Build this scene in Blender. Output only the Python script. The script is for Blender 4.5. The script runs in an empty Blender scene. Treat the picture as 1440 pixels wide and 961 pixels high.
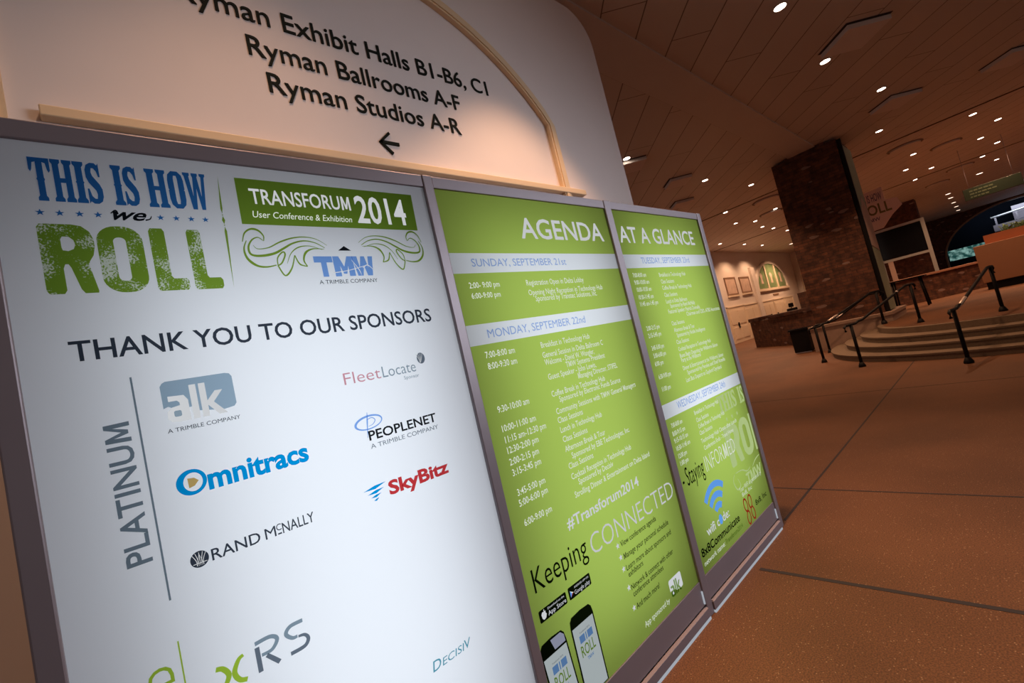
import bpy, bmesh, math, random
from mathutils import Vector, Matrix
sc = bpy.context.scene
COL = sc.collection
R = math.radians
PI = math.pi

# ------------------------------------------------------------------ camera
cam_data = bpy.data.cameras.new('camera')
cam = bpy.data.objects.new('camera', cam_data)
COL.objects.link(cam)
YAW, PITCH, ROLL = 0.835311, 0.064797, -0.232574
fw = Vector((math.cos(YAW)*math.cos(PITCH), math.sin(YAW)*math.cos(PITCH), math.sin(PITCH)))
r0 = fw.cross(Vector((0, 0, 1))).normalized()
u0 = r0.cross(fw)
rt = math.cos(ROLL)*r0 + math.sin(ROLL)*u0
up = -math.sin(ROLL)*r0 + math.cos(ROLL)*u0
m = Matrix((rt, up, -fw)).transposed().to_4x4()
m.translation = Vector((0.00000, -1.43737, 1.58187))
cam.matrix_world = m
cam_data.sensor_width = 36.0
cam_data.lens = 36.0*627.589/1440.0
cam_data.clip_start = 0.05
cam_data.clip_end = 300
sc.camera = cam

# ------------------------------------------------------------------ view, world, large lights
sc.view_settings.view_transform = 'Standard'
sc.view_settings.look = 'None'
sc.view_settings.gamma = 1.0
sc.view_settings.use_curve_mapping = False
sc.view_settings.exposure = 0.0
try:
    sc.cycles.use_denoising = True
    sc.cycles.max_bounces = 8
    sc.cycles.diffuse_bounces = 4
    sc.cycles.sample_clamp_indirect = 4.0
    sc.cycles.caustics_reflective = False
    sc.cycles.caustics_refractive = False
except Exception:
    pass
WARM = (1.0, 0.56, 0.32)
E_ROW = 370.0      # downlights of the hall
E_WALL = 760.0     # downlights that wash the sign wall
E_BOX = 7.4       # lamps inside the light boxes
world = bpy.data.worlds.new('world')
sc.world = world
world.use_nodes = True
bg = world.node_tree.nodes['Background']
bg.inputs[0].default_value = (1.0, 0.72, 0.62, 1)
bg.inputs[1].default_value = 0.155

def area_light(name, loc, target, sx, sy, energy, color):
    d = bpy.data.lights.new(name, 'AREA')
    d.shape = 'RECTANGLE'; d.size = sx; d.size_y = sy; d.energy = energy; d.color = color
    o = bpy.data.objects.new(name, d)
    COL.objects.link(o)
    o.location = loc
    o.rotation_euler = (Vector(target)-Vector(loc)).to_track_quat('-Z', 'Y').to_euler()
    return o
# cool daylight from the glazed atrium behind the photographer
al = area_light('atrium_daylight', (6.8, -6.0, 3.2), (2.9, 0, 1.5), 4, 2.4, 50, (0.88, 0.9, 1.0))
al.data.spread = R(62)
# added lamp, standing for daylight on the balcony beyond the far arch
area_light('far_daylight_fill', (57.6, -4.0, 5.6), (60, -4.0, 3.5), 8, 1, 110, (0.8, 0.9, 1.0))

# ------------------------------------------------------------------ materials
def new_mat(name):
    mt = bpy.data.materials.new(name)
    mt.use_nodes = True
    nt = mt.node_tree
    return mt, nt, nt.nodes, nt.links
def principled(name, col, rough=0.6, metal=0.0, emit=None, es=0.0, noise=0.0, nscale=8.0, bump=0.0, spec=0.5):
    mt, nt, N, L = new_mat(name)
    b = N['Principled BSDF']
    b.inputs['Base Color'].default_value = (*col, 1)
    b.inputs['Roughness'].default_value = rough
    b.inputs['Metallic'].default_value = metal
    b.inputs['Specular IOR Level'].default_value = spec
    if emit:
        b.inputs['Emission Color'].default_value = (*emit, 1)
        b.inputs['Emission Strength'].default_value = es
    if noise or bump:
        tc = N.new('ShaderNodeTexCoord'); nz = N.new('ShaderNodeTexNoise')
        nz.inputs['Scale'].default_value = nscale; nz.inputs['Detail'].default_value = 5
        L.new(tc.outputs['Object'], nz.inputs['Vector'])
        if noise:
            mx = N.new('ShaderNodeMix'); mx.data_type = 'RGBA'; mx.blend_type = 'MIX'
            mx.inputs[6].default_value = (*[c*(1-noise) for c in col], 1)
            mx.inputs[7].default_value = (*[min(1, c*(1+noise)) for c in col], 1)
            L.new(nz.outputs['Fac'], mx.inputs[0]); L.new(mx.outputs[2], b.inputs['Base Color'])
        if bump:
            bp = N.new('ShaderNodeBump'); bp.inputs['Strength'].default_value = bump; bp.inputs['Distance'].default_value = 0.01
            L.new(nz.outputs['Fac'], bp.inputs['Height']); L.new(bp.outputs[0], b.inputs['Normal'])
    return mt
def film(name, col):                       # printing ink on a backlit sheet: it tints what shines through
    mt, nt, N, L = new_mat(name)
    N.remove(N['Principled BSDF'])
    t = N.new('ShaderNodeBsdfTransparent'); t.inputs[0].default_value = (*col, 1)
    L.new(t.outputs[0], N['Material Output'].inputs[0])
    return mt
def film_worn(name, col):                  # the same ink, worn through in speckles
    mt, nt, N, L = new_mat(name)
    N.remove(N['Principled BSDF'])
    t = N.new('ShaderNodeBsdfTransparent')
    tc = N.new('ShaderNodeTexCoord'); nz = N.new('ShaderNodeTexNoise'); n2 = N.new('ShaderNodeTexNoise')
    nz.inputs['Scale'].default_value = 230; nz.inputs['Detail'].default_value = 3
    n2.inputs['Scale'].default_value = 16; n2.inputs['Detail'].default_value = 1
    L.new(tc.outputs['Object'], nz.inputs['Vector']); L.new(tc.outputs['Object'], n2.inputs['Vector'])
    ad = N.new('ShaderNodeMath'); ad.operation = 'MULTIPLY'
    L.new(nz.outputs['Fac'], ad.inputs[0]); L.new(n2.outputs['Fac'], ad.inputs[1])
    rp = N.new('ShaderNodeValToRGB')
    rp.color_ramp.elements[0].position = 0.27; rp.color_ramp.elements[0].color = (*col, 1)
    rp.color_ramp.elements[1].position = 0.33; rp.color_ramp.elements[1].color = (0.82, 0.86, 0.72, 1)
    L.new(ad.outputs[0], rp.inputs[0]); L.new(rp.outputs[0], t.inputs[0])
    L.new(t.outputs[0], N['Material Output'].inputs[0])
    return mt
def sheet(name, col):                      # translucent sign face, lit from inside, satin surface
    mt, nt, N, L = new_mat(name)
    N.remove(N['Principled BSDF'])
    tr = N.new('ShaderNodeBsdfTranslucent'); tr.inputs[0].default_value = (*col, 1)
    df = N.new('ShaderNodeBsdfDiffuse'); df.inputs[0].default_value = (*col, 1)
    mx = N.new('ShaderNodeMixShader'); mx.inputs[0].default_value = 0.25
    L.new(tr.outputs[0], mx.inputs[1]); L.new(df.outputs[0], mx.inputs[2])
    L.new(mx.outputs[0], N['Material Output'].inputs[0])
    return mt
def glowing(name, col, s):                 # white lettering of a backlit sign, lamps, lit windows
    mt, nt, N, L = new_mat(name)
    N.remove(N['Principled BSDF'])
    e = N.new('ShaderNodeEmission'); e.inputs[0].default_value = (*col, 1); e.inputs[1].default_value = s
    L.new(e.outputs[0], N['Material Output'].inputs[0])
    return mt
def brick(name, c1, c2, mortar, scale=1.0, swap=False):
    mt, nt, N, L = new_mat(name)
    b = N['Principled BSDF']; b.inputs['Roughness'].default_value = 0.8
    tc = N.new('ShaderNodeTexCoord'); sp = N.new('ShaderNodeSeparateXYZ'); ad = N.new('ShaderNodeMath'); cb = N.new('ShaderNodeCombineXYZ')
    L.new(tc.outputs['Object'], sp.inputs[0]); L.new(sp.outputs[0], ad.inputs[0]); L.new(sp.outputs[1], ad.inputs[1])
    L.new(ad.outputs[0], cb.inputs[0]); L.new(sp.outputs[2], cb.inputs[1])
    bt = N.new('ShaderNodeTexBrick')
    bt.inputs['Scale'].default_value = 1.0
    bt.inputs['Brick Width'].default_value = 0.22*scale; bt.inputs['Row Height'].default_value = 0.075*scale
    bt.inputs['Mortar Size'].default_value = 0.006*scale; bt.inputs['Mortar Smooth'].default_value = 0.3
    bt.inputs['Color1'].default_value = (*c1, 1); bt.inputs['Color2'].default_value = (*c2, 1); bt.inputs['Mortar'].default_value = (*mortar, 1)
    L.new(cb.outputs[0], bt.inputs['Vector'])
    nz = N.new('ShaderNodeTexNoise'); nz.inputs['Scale'].default_value = 5.0
    mx = N.new('ShaderNodeMix'); mx.data_type = 'RGBA'; mx.blend_type = 'MULTIPLY'; mx.inputs[0].default_value = 0.8
    L.new(cb.outputs[0], nz.inputs['Vector']); L.new(bt.outputs[0], mx.inputs[6])
    rp = N.new('ShaderNodeValToRGB'); rp.color_ramp.elements[0].color = (0.35, 0.3, 0.3, 1); rp.color_ramp.elements[0].position = 0.35
    rp.color_ramp.elements[1].color = (1.3, 1.2, 1.1, 1); rp.color_ramp.elements[1].position = 0.65
    L.new(nz.outputs['Fac'], rp.inputs[0]); L.new(rp.outputs[0], mx.inputs[7]); L.new(mx.outputs[2], b.inputs['Base Color'])
    vo = N.new('ShaderNodeTexVoronoi'); vo.inputs['Scale'].default_value = 1.0
    mp = N.new('ShaderNodeMapping'); mp.inputs['Scale'].default_value = (3.4, 10.0, 1.0); L.new(cb.outputs[0], mp.inputs[0]); L.new(mp.outputs[0], vo.inputs['Vector'])
    s3 = N.new('ShaderNodeSeparateColor'); L.new(vo.outputs['Color'], s3.inputs[0])
    gt_ = N.new('ShaderNodeMath'); gt_.operation = 'GREATER_THAN'; gt_.inputs[1].default_value = 0.955; L.new(s3.outputs[0], gt_.inputs[0])
    lt_ = N.new('ShaderNodeMath'); lt_.operation = 'LESS_THAN'; lt_.inputs[1].default_value = 0.5; L.new(vo.outputs['Distance'], lt_.inputs[0])
    ml = N.new('ShaderNodeMath'); ml.operation = 'MULTIPLY'; L.new(gt_.outputs[0], ml.inputs[0]); L.new(lt_.outputs[0], ml.inputs[1])
    m5 = N.new('ShaderNodeMix'); m5.data_type = 'RGBA'; L.new(ml.outputs[0], m5.inputs[0]); L.new(mx.outputs[2], m5.inputs[6]); m5.inputs[7].default_value = (0.24, 0.15, 0.12, 1)
    L.new(m5.outputs[2], b.inputs['Base Color'])
    bp = N.new('ShaderNodeBump'); bp.inputs['Strength'].default_value = 0.6; bp.inputs['Distance'].default_value = 0.02; bp.invert = True
    L.new(bt.outputs['Fac'], bp.inputs['Height']); L.new(bp.outputs[0], b.inputs['Normal'])
    return mt
M = {}
M['plaster'] = principled('plaster', (0.78, 0.71, 0.68), 0.75, noise=0.03, nscale=3, bump=0.15)
M['cream_trim'] = principled('cream_trim', (0.74, 0.56, 0.35), 0.5)
M['white_wall'] = principled('white_wall', (0.74, 0.68, 0.62), 0.7, noise=0.04, nscale=2)
M['white_door'] = principled('white_door', (0.80, 0.68, 0.52), 0.5)
M['letter'] = principled('letter', (0.010, 0.013, 0.010), 0.7, spec=.1)
M['frame'] = principled('frame_metal', (0.245, 0.215, 0.235), 0.42, 0.35, noise=0.08, nscale=4)
M['frame_highlight'] = principled('frame_edge_highlight', (0.30, 0.24, 0.24), 0.5, 0.0)  # lighter copy of the frame tone, paints the bevel highlight on the ledge
M['steel'] = principled('bare_steel', (0.75, 0.76, 0.8), 0.3, 0.8)
M['black'] = principled('black_paint', (0.006, 0.005, 0.005), 0.6, spec=.2)
M['black_gloss'] = principled('black_gloss', (0.006, 0.007, 0.009), 0.12)
M['rail_glint'] = principled('rail_highlight_paint', (0.80, 0.68, 0.60), 0.38, 0.6)  # pale tone for the highlight painted on the black handrails
M['step'] = principled('step_stone', (0.17, 0.115, 0.07), 0.75, noise=0.25, nscale=30)
M['kerb'] = principled('kerb_stone', (0.40, 0.27, 0.20), 0.7, noise=0.15, nscale=10)
M['brick'] = brick('brick', (0.16, 0.062, 0.030), (0.09, 0.034, 0.018), (0.05, 0.028, 0.02), 1.25)
M['brick_far'] = brick('brick_far', (0.10, 0.034, 0.020), (0.07, 0.024, 0.015), (0.04, 0.02, 0.016), 1.3)
M['peach'] = principled('peach_panel', (0.42, 0.21, 0.11), 0.6, noise=0.05)
M['wood_cap'] = principled('wood_cap', (0.36, 0.17, 0.10), 0.45)
M['terracotta'] = principled('terracotta', (0.42, 0.14, 0.06), 0.7)
M['leaf'] = principled('leaf', (0.10, 0.18, 0.08), 0.6, noise=0.4, nscale=6)
M['sign_green'] = principled('sign_green', (0.014, 0.026, 0.012), 0.5)
M['sign_text'] = principled('sign_text', (0.10, 0.13, 0.075), 0.5)
M['banner'] = principled('banner_cloth', (0.30, 0.33, 0.22), 0.7, noise=0.2, nscale=1.5)
M['banner_pink'] = principled('banner_pink', (0.50, 0.34, 0.27), 0.7)
M['truss'] = principled('truss_metal', (0.45, 0.45, 0.42), 0.4, 0.3)
M['logo_board'] = principled('logo_board', (0.66, 0.50, 0.48), 0.6)
M['logo_blue'] = principled('logo_blue', (0.10, 0.10, 0.18), 0.6)
M['logo_green'] = principled('logo_green', (0.13, 0.12, 0.04), 0.6)
M['glass_green'] = principled('stained_green', (0.19, 0.29, 0.14), 0.3, noise=0.5, nscale=2.2)
M['poster'] = principled('poster_paper', (0.62, 0.47, 0.38), 0.6, noise=0.35, nscale=3)
M['poster_frame'] = principled('poster_frame', (0.28, 0.17, 0.11), 0.5)
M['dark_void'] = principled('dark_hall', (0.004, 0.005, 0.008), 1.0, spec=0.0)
M['grey_metal'] = principled('grey_metal', (0.32, 0.29, 0.34), 0.5)
M['lens'] = glowing('lamp_lens', (1.0, 0.83, 0.66), 14.0)
M['lens_small'] = glowing('lamp_lens_far', (1.0, 0.74, 0.55), 4.0)
M['ring'] = principled('lamp_ring', (0.55, 0.5, 0.46), 0.5)
M['vent_dark'] = principled('vent_gap', (0.03, 0.02, 0.018), 0.8)
M['vent_ring'] = principled('vent_ring', (0.22, 0.17, 0.15), 0.7)
# sign faces and inks
M['face_white'] = sheet('face_white', (0.90, 0.93, 0.97))
M['face_green'] = sheet('face_green', (0.46, 0.63, 0.115))
M['ink_blue'] = film('ink_blue', (0.045, 0.22, 0.55))
M['ink_sky'] = film('ink_sky', (0.0, 0.33, 0.72))
M['ink_tmw'] = film('ink_tmw', (0.23, 0.42, 0.82))
M['ink_green'] = film('ink_green', (0.27, 0.42, 0.045))
M['ink_lime'] = film('ink_lime', (0.42, 0.60, 0.05))
M['ink_worn'] = film_worn('ink_green_worn', (0.25, 0.40, 0.04))
M['ink_dark'] = film('ink_dark', (0.045, 0.055, 0.075))
M['ink_black'] = film('ink_black', (0.012, 0.014, 0.018))
M['ink_grey'] = film('ink_grey', (0.26, 0.33, 0.38))
M['ink_midgrey'] = film('ink_midgrey', (0.16, 0.19, 0.23))
M['ink_slate'] = film('ink_slate', (0.36, 0.47, 0.56))
M['ink_platinum'] = film('ink_platinum', (0.20, 0.25, 0.29))
M['ink_red'] = film('ink_red', (0.62, 0.045, 0.05))
M['ink_rose'] = film('ink_rose', (0.66, 0.30, 0.34))
M['ink_pale'] = film('ink_pale', (0.55, 0.60, 0.66))
M['ink_gold'] = film('ink_gold', (0.62, 0.42, 0.14))
M['ink_teal'] = film('ink_teal', (0.10, 0.36, 0.45))
M['ink_band'] = film('ink_band_blue', (0.36, 0.50, 0.85))
M['ink_leaf'] = film('ink_leaf', (0.28, 0.42, 0.13))
M['ink_wifi'] = film('ink_wifi', (0.30, 0.55, 6.0))
M['glow_white'] = glowing('sign_white', (0.93, 0.96, 1.0), 0.62)
M['glow_soft'] = glowing('sign_white_soft', (0.90, 0.96, 0.84), 0.74)
M['glow_title'] = glowing('sign_white_title', (0.95, 0.97, 1.0), 0.56)
M['glow_ghost'] = glowing('sign_ghost', (0.62, 0.80, 0.33), 0.64)
M['glow_wifi'] = glowing('sign_wifi_blue', (0.13, 0.36, 0.86), 0.85)
M['glow_screen'] = glowing('sign_phone_screen', (0.80, 0.90, 0.92), 0.42)
M['glow_lilac'] = glowing('sign_phone_top', (0.40, 0.42, 0.56), 0.55)
M['glow_red'] = glowing('sign_red', (0.50, 0.03, 0.015), 0.5)
M['glow_leak'] = glowing('box_light_leak', (0.85, 0.90, 1.0), 0.42)  # emission painting the box light that escapes through gaps

def floor_mat():
    mt, nt, N, L = new_mat('floor_aggregate')
    b = N['Principled BSDF']
    tc = N.new('ShaderNodeTexCoord')
    n1 = N.new('ShaderNodeTexNoise'); n1.inputs['Scale'].default_value = 140; n1.inputs['Detail'].default_value = 3
    n2 = N.new('ShaderNodeTexNoise'); n2.inputs['Scale'].default_value = 0.8; n2.inputs['Detail'].default_value = 4
    vo = N.new('ShaderNodeTexVoronoi'); vo.inputs['Scale'].default_value = 120
    for n in (n1, n2, vo): L.new(tc.outputs['Object'], n.inputs['Vector'])
    rp = N.new('ShaderNodeValToRGB')
    rp.color_ramp.elements[0].position = 0.36; rp.color_ramp.elements[0].color = (0.10, 0.045, 0.022, 1)
    rp.color_ramp.elements[1].position = 0.66; rp.color_ramp.elements[1].color = (0.205, 0.088, 0.039, 1)
    L.new(n1.outputs['Fac'], rp.inputs[0])
    # pale pebbles: some voronoi cells
    pr = N.new('ShaderNodeValToRGB'); pr.color_ramp.interpolation = 'CONSTANT'
    pr.color_ramp.elements[0].color = (0, 0, 0, 1); pr.color_ramp.elements[1].position = 0.955; pr.color_ramp.elements[1].color = (1, 1, 1, 1)
    sp = N.new('ShaderNodeSeparateColor'); L.new(vo.outputs['Color'], sp.inputs[0]); L.new(sp.outputs[0], pr.inputs[0])
    dd = N.new('ShaderNodeMath'); dd.operation = 'LESS_THAN'; dd.inputs[1].default_value = 0.36; L.new(vo.outputs['Distance'], dd.inputs[0])
    mm = N.new('ShaderNodeMath'); mm.operation = 'MULTIPLY'; L.new(pr.outputs[0], mm.inputs[0]); L.new(dd.outputs[0], mm.inputs[1])
    m1 = N.new('ShaderNodeMix'); m1.data_type = 'RGBA'; L.new(mm.outputs[0], m1.inputs[0]); L.new(rp.outputs[0], m1.inputs[6]); m1.inputs[7].default_value = (0.36, 0.21, 0.115, 1)
    m2 = N.new('ShaderNodeMix'); m2.data_type = 'RGBA'; m2.blend_type = 'MULTIPLY'; m2.inputs[0].default_value = 0.5
    r2 = N.new('ShaderNodeValToRGB'); r2.color_ramp.elements[0].color = (0.6, 0.6, 0.6, 1); r2.color_ramp.elements[1].color = (1.25, 1.2, 1.15, 1)
    r2.color_ramp.elements[0].position = 0.35; r2.color_ramp.elements[1].position = 0.65
    L.new(n2.outputs['Fac'], r2.inputs[0]); L.new(m1.outputs[2], m2.inputs[6]); L.new(r2.outputs[0], m2.inputs[7])
    L.new(m2.outputs[2], b.inputs['Base Color'])
    b.inputs['Roughness'].default_value = 0.62
    b.inputs['Specular IOR Level'].default_value = 0.25
    bp = N.new('ShaderNodeBump'); bp.inputs['Strength'].default_value = 0.25; bp.inputs['Distance'].default_value = 0.004
    L.new(n1.outputs['Fac'], bp.inputs['Height']); L.new(bp.outputs[0], b.inputs['Normal'])
    return mt
M['floor'] = floor_mat()
def ceiling_mat():
    mt, nt, N, L = new_mat('ceiling_boards')
    b = N['Principled BSDF']; b.inputs['Roughness'].default_value = 0.55
    tc = N.new('ShaderNodeTexCoord'); sp = N.new('ShaderNodeSeparateXYZ'); L.new(tc.outputs['Object'], sp.inputs[0])
    def math_(op, a, c):
        n = N.new('ShaderNodeMath'); n.operation = op
        for i, v in enumerate((a, c)):
            if v is None: continue
            if isinstance(v, (int, float)): n.inputs[i].default_value = v
            else: L.new(v, n.inputs[i])
        return n.outputs[0]
    d = math_('SUBTRACT', sp.outputs[0], sp.outputs[1])
    k = math_('DIVIDE', math_('SUBTRACT', d, 4.18-9.0), 0.9)
    idx = math_('FLOOR', k, None)
    fr = math_('FRACT', k, None)
    line = math_('LESS_THAN', math_('ABSOLUTE', math_('SUBTRACT', fr, 0.5), None), 0.4855)   # 1 on the board, 0 in the joint
    s2 = math_('ADD', sp.outputs[0], sp.outputs[1])
    k2 = math_('FRACT', math_('DIVIDE', math_('ADD', s2, math_('MULTIPLY', idx, 1.9)), 5.2), None)
    line2 = math_('LESS_THAN', math_('ABSOLUTE', math_('SUBTRACT', k2, 0.5), None), 0.498)
    ln = math_('MULTIPLY', line, line2)
    wn = N.new('ShaderNodeTexWhiteNoise'); wn.noise_dimensions = '1D'; L.new(idx, wn.inputs['W'])
    sh = math_('MULTIPLY_ADD', wn.outputs['Value'], 0.08); sh.node.inputs[2].default_value = 0.93
    nz = N.new('ShaderNodeTexNoise'); nz.inputs['Scale'].default_value = 3.0; L.new(tc.outputs['Object'], nz.inputs['Vector'])
    fac = math_('MULTIPLY', sh, math_('MULTIPLY_ADD', ln, 0.8)); fac.node.inputs[1].default_value
    fac.node.inputs[1].links[0].from_node.inputs[2].default_value = 0.2
    mx = N.new('ShaderNodeMix'); mx.data_type = 'RGBA'; mx.blend_type = 'MULTIPLY'; mx.inputs[0].default_value = 1.0
    mx.inputs[6].default_value = (0.66, 0.60, 0.56, 1)
    cb = N.new('ShaderNodeCombineColor')
    for i in range(3): L.new(fac, cb.inputs[i])
    L.new(cb.outputs[0], mx.inputs[7]); L.new(mx.outputs[2], b.inputs['Base Color'])
    bp = N.new('ShaderNodeBump'); bp.inputs['Strength'].default_value = 0.5; bp.inputs['Distance'].default_value = 0.01
    L.new(ln, bp.inputs['Height']); L.new(bp.outputs[0], b.inputs['Normal'])
    return mt
M['ceiling'] = ceiling_mat()
M['beam'] = principled('beam_paint', (0.66, 0.60, 0.56), 0.6, noise=0.04, nscale=2)
def daylit_mat():
    mt, nt, N, L = new_mat('daylit_garden')
    N.remove(N['Principled BSDF'])
    tc = N.new('ShaderNodeTexCoord'); nz = N.new('ShaderNodeTexNoise'); nz.inputs['Scale'].default_value = 3.0; nz.inputs['Detail'].default_value = 4
    L.new(tc.outputs['Object'], nz.inputs['Vector'])
    rp = N.new('ShaderNodeValToRGB')
    rp.color_ramp.elements[0].position = 0.4; rp.color_ramp.elements[0].color = (0.02, 0.10, 0.09, 1)
    rp.color_ramp.elements[1].position = 0.62; rp.color_ramp.elements[1].color = (0.42, 0.75, 0.68, 1)
    L.new(nz.outputs['Fac'], rp.inputs[0])
    e = N.new('ShaderNodeEmission'); e.inputs[1].default_value = 0.5; L.new(rp.outputs[0], e.inputs[0])
    L.new(e.outputs[0], N['Material Output'].inputs[0])
    return mt
M['daylit'] = daylit_mat()

# ------------------------------------------------------------------ mesh helpers
def tag(o, label=None, cat=None, group=None, kind=None):
    if label: o['label'] = label
    if cat: o['category'] = cat
    if group: o['group'] = group
    if kind: o['kind'] = kind
    return o
def link(name, me, parent=None):
    o = bpy.data.objects.new(name, me)
    COL.objects.link(o)
    if parent is not None: o.parent = parent
    return o
def thing(name, label, cat, loc=(0, 0, 0), rz=0, group=None):
    o = bpy.data.objects.new(name, None); COL.objects.link(o)
    o.empty_display_size = 0.1
    o.location = loc; o.rotation_euler = (0, 0, rz)
    return tag(o, label, cat, group)
class MB:
    """collects solids and flat pieces, then links them as ONE mesh object"""
    def __init__(s): s.bm = bmesh.new(); s.mats = []
    def mi(s, m):
        if m not in s.mats: s.mats.append(m)
        return s.mats.index(m)
    def box(s, x0, x1, y0, y1, z0, z1, m, bev=0.0):
        b = bmesh.new(); bmesh.ops.create_cube(b, size=1)
        for v in b.verts: v.co = Vector(((x0+x1)/2+v.co.x*(x1-x0), (y0+y1)/2+v.co.y*(y1-y0), (z0+z1)/2+v.co.z*(z1-z0)))
        if bev: bmesh.ops.bevel(b, geom=b.edges[:], offset=bev, segments=2, affect='EDGES', profile=0.5)
        return s.merge(b, m)
    def merge(s, b, m, smooth=False):
        k = s.mi(m); mp = {}
        for v in b.verts: mp[v] = s.bm.verts.new(v.co)
        for f in b.faces:
            try:
                nf = s.bm.faces.new([mp[v] for v in f.verts]); nf.material_index = k; nf.smooth = smooth
            except ValueError: pass
        b.free(); return s
    def tube(s, pts, r, m, seg=12):
        k = s.mi(m); rings = []
        pts = [Vector(p) for p in pts]
        for i, p in enumerate(pts):
            t = (pts[min(i+1, len(pts)-1)]-pts[max(i-1, 0)]).normalized()
            a = t.cross(Vector((0, 0, 1)))
            if a.length < 1e-3: a = t.cross(Vector((0, 1, 0)))
            a.normalize(); b = t.cross(a)
            rr = r[i] if isinstance(r, (list, tuple)) else r
            rings.append([s.bm.verts.new(p+(a*math.cos(2*PI*j/seg)+b*math.sin(2*PI*j/seg))*rr) for j in range(seg)])
        for q, w in zip(rings, rings[1:]):
            for j in range(seg):
                f = s.bm.faces.new((q[j], q[(j+1) % seg], w[(j+1) % seg], w[j])); f.material_index = k; f.smooth = True
        for q in (rings[0][::-1], rings[-1]):
            f = s.bm.faces.new(q); f.material_index = k
        return s
    def prism(s, poly, axis, a, b, m):
        """poly of 2D points extruded between a and b along axis ('x','y','z')"""
        k = s.mi(m)
        def P(q, t):
            return {'z': (q[0], q[1], t), 'y': (q[0], t, q[1]), 'x': (t, q[0], q[1])}[axis]
        lo = [s.bm.verts.new(P(q, a)) for q in poly]; hi = [s.bm.verts.new(P(q, b)) for q in poly]
        n = len(poly)
        fs = [s.bm.faces.new(lo[::-1]), s.bm.faces.new(hi)] + [s.bm.faces.new((lo[i], lo[(i+1) % n], hi[(i+1) % n], hi[i])) for i in range(n)]
        for f in fs: f.material_index = k
        return s
    def strip(s, A, B, axis, a, b, m):
        """solid between two matching polylines A and B, extruded along axis"""
        k = s.mi(m)
        def P(q, t):
            return {'z': (q[0], q[1], t), 'y': (q[0], t, q[1]), 'x': (t, q[0], q[1])}[axis]
        rows = [[s.bm.verts.new(P(p, a)), s.bm.verts.new(P(q, a)), s.bm.verts.new(P(q, b)), s.bm.verts.new(P(p, b))] for p, q in zip(A, B)]
        for u, v in zip(rows, rows[1:]):
            for j in range(4):
                f = s.bm.faces.new((u[j], u[(j+1) % 4], v[(j+1) % 4], v[j])); f.material_index = k
        for r_ in (rows[0], rows[-1][::-1]):
            f = s.bm.faces.new(r_); f.material_index = k
        return s
    def flat(s, verts, faces, m):
        k = s.mi(m); vs = [s.bm.verts.new(v) for v in verts]
        for f in faces:
            try:
                nf = s.bm.faces.new([vs[i] for i in f]); nf.material_index = k
            except ValueError: pass
        return s
    def build(s, name, parent=None, recalc=True):
        if recalc: bmesh.ops.recalc_face_normals(s.bm, faces=s.bm.faces[:])
        me = bpy.data.meshes.new(name); s.bm.to_mesh(me); s.bm.free()
        for m in s.mats: me.materials.append(M[m])
        return link(name, me, parent)

def eval_curve(cd):
    o = bpy.data.objects.new('tmp', cd); COL.objects.link(o)
    dg = bpy.context.evaluated_depsgraph_get(); ev = o.evaluated_get(dg)
    me = ev.to_mesh()
    vs = [(v.co.x, v.co.y) for v in me.vertices]; fs = [tuple(p.vertices) for p in me.polygons]
    ev.to_mesh_clear()
    bpy.data.objects.remove(o); bpy.data.curves.remove(cd)
    return vs, fs
_cap = {}
def text_mesh(s, bold=0.0, shear=0.0, res=3, space=1.0):
    def mk(t):
        cd = bpy.data.curves.new('t', 'FONT'); cd.body = t; cd.offset = bold; cd.shear = shear
        cd.resolution_u = res; cd.fill_mode = 'FRONT'; cd.space_character = space
        return eval_curve(cd)
    if (bold,) not in _cap:
        v, f = mk('H'); _cap[(bold,)] = (min(q[1] for q in v), max(q[1] for q in v))
    v, f = mk(s)
    if bold and 'M' in s:                  # heavier M drawn by hand, at the place of the font's own
        def mk0(t):
            nonlocal bold
            k, bold = bold, 0.0
            r_ = mk(t); bold = k
            return [q[0] for q in r_[0]]
        mw = mk0('M'); ml = min(mw); mw = max(mw)-ml
        c0, c1 = _cap[(bold,)]
        v = list(v)
        for i, ch in enumerate(s):
            if ch != 'M': continue
            xr = max(mk0(s[:i+1])); xl = xr-mw
            f = [q for q in f if not (xl-.03 < sum(v[k][0] for k in q)/len(q) < xr+.03)]
            tk = (.105+2*abs(bold))/mw
            t_ = min(.3, tk)
            n0 = len(v)
            gm = [(0, 0), (t_, 0), (t_+.03, .66), (.5-t_*.45, .08), (.5+t_*.45, .08), (.97-t_, .66), (1-t_, 0), (1, 0), (.96, 1), (.96-t_, 1), (.5, .36), (.04+t_, 1), (.04, 1)]
            v += [(xl-bold+q[0]*(mw+2*bold), c0+q[1]*(c1-c0)) for q in gm]
            f = list(f)+[(n0, n0+1, n0+2, n0+11, n0+12), (n0+2, n0+3, n0+10, n0+11), (n0+3, n0+4, n0+10), (n0+4, n0+5, n0+9, n0+10), (n0+5, n0+6, n0+7, n0+8, n0+9)]
    return v, f, _cap[(bold,)]
def fill_contours(cs):
    cd = bpy.data.curves.new('c', 'CURVE'); cd.dimensions = '2D'; cd.fill_mode = 'FRONT'
    for c in cs:
        sp = cd.splines.new('POLY'); sp.points.add(len(c)-1); sp.use_cyclic_u = True
        for p, q in zip(sp.points, c): p.co = (q[0], q[1], 0, 1)
    return eval_curve(cd)
YF = 0.0080       # the printed layer lies just in front of the sign face (y = 0.010)
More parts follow.
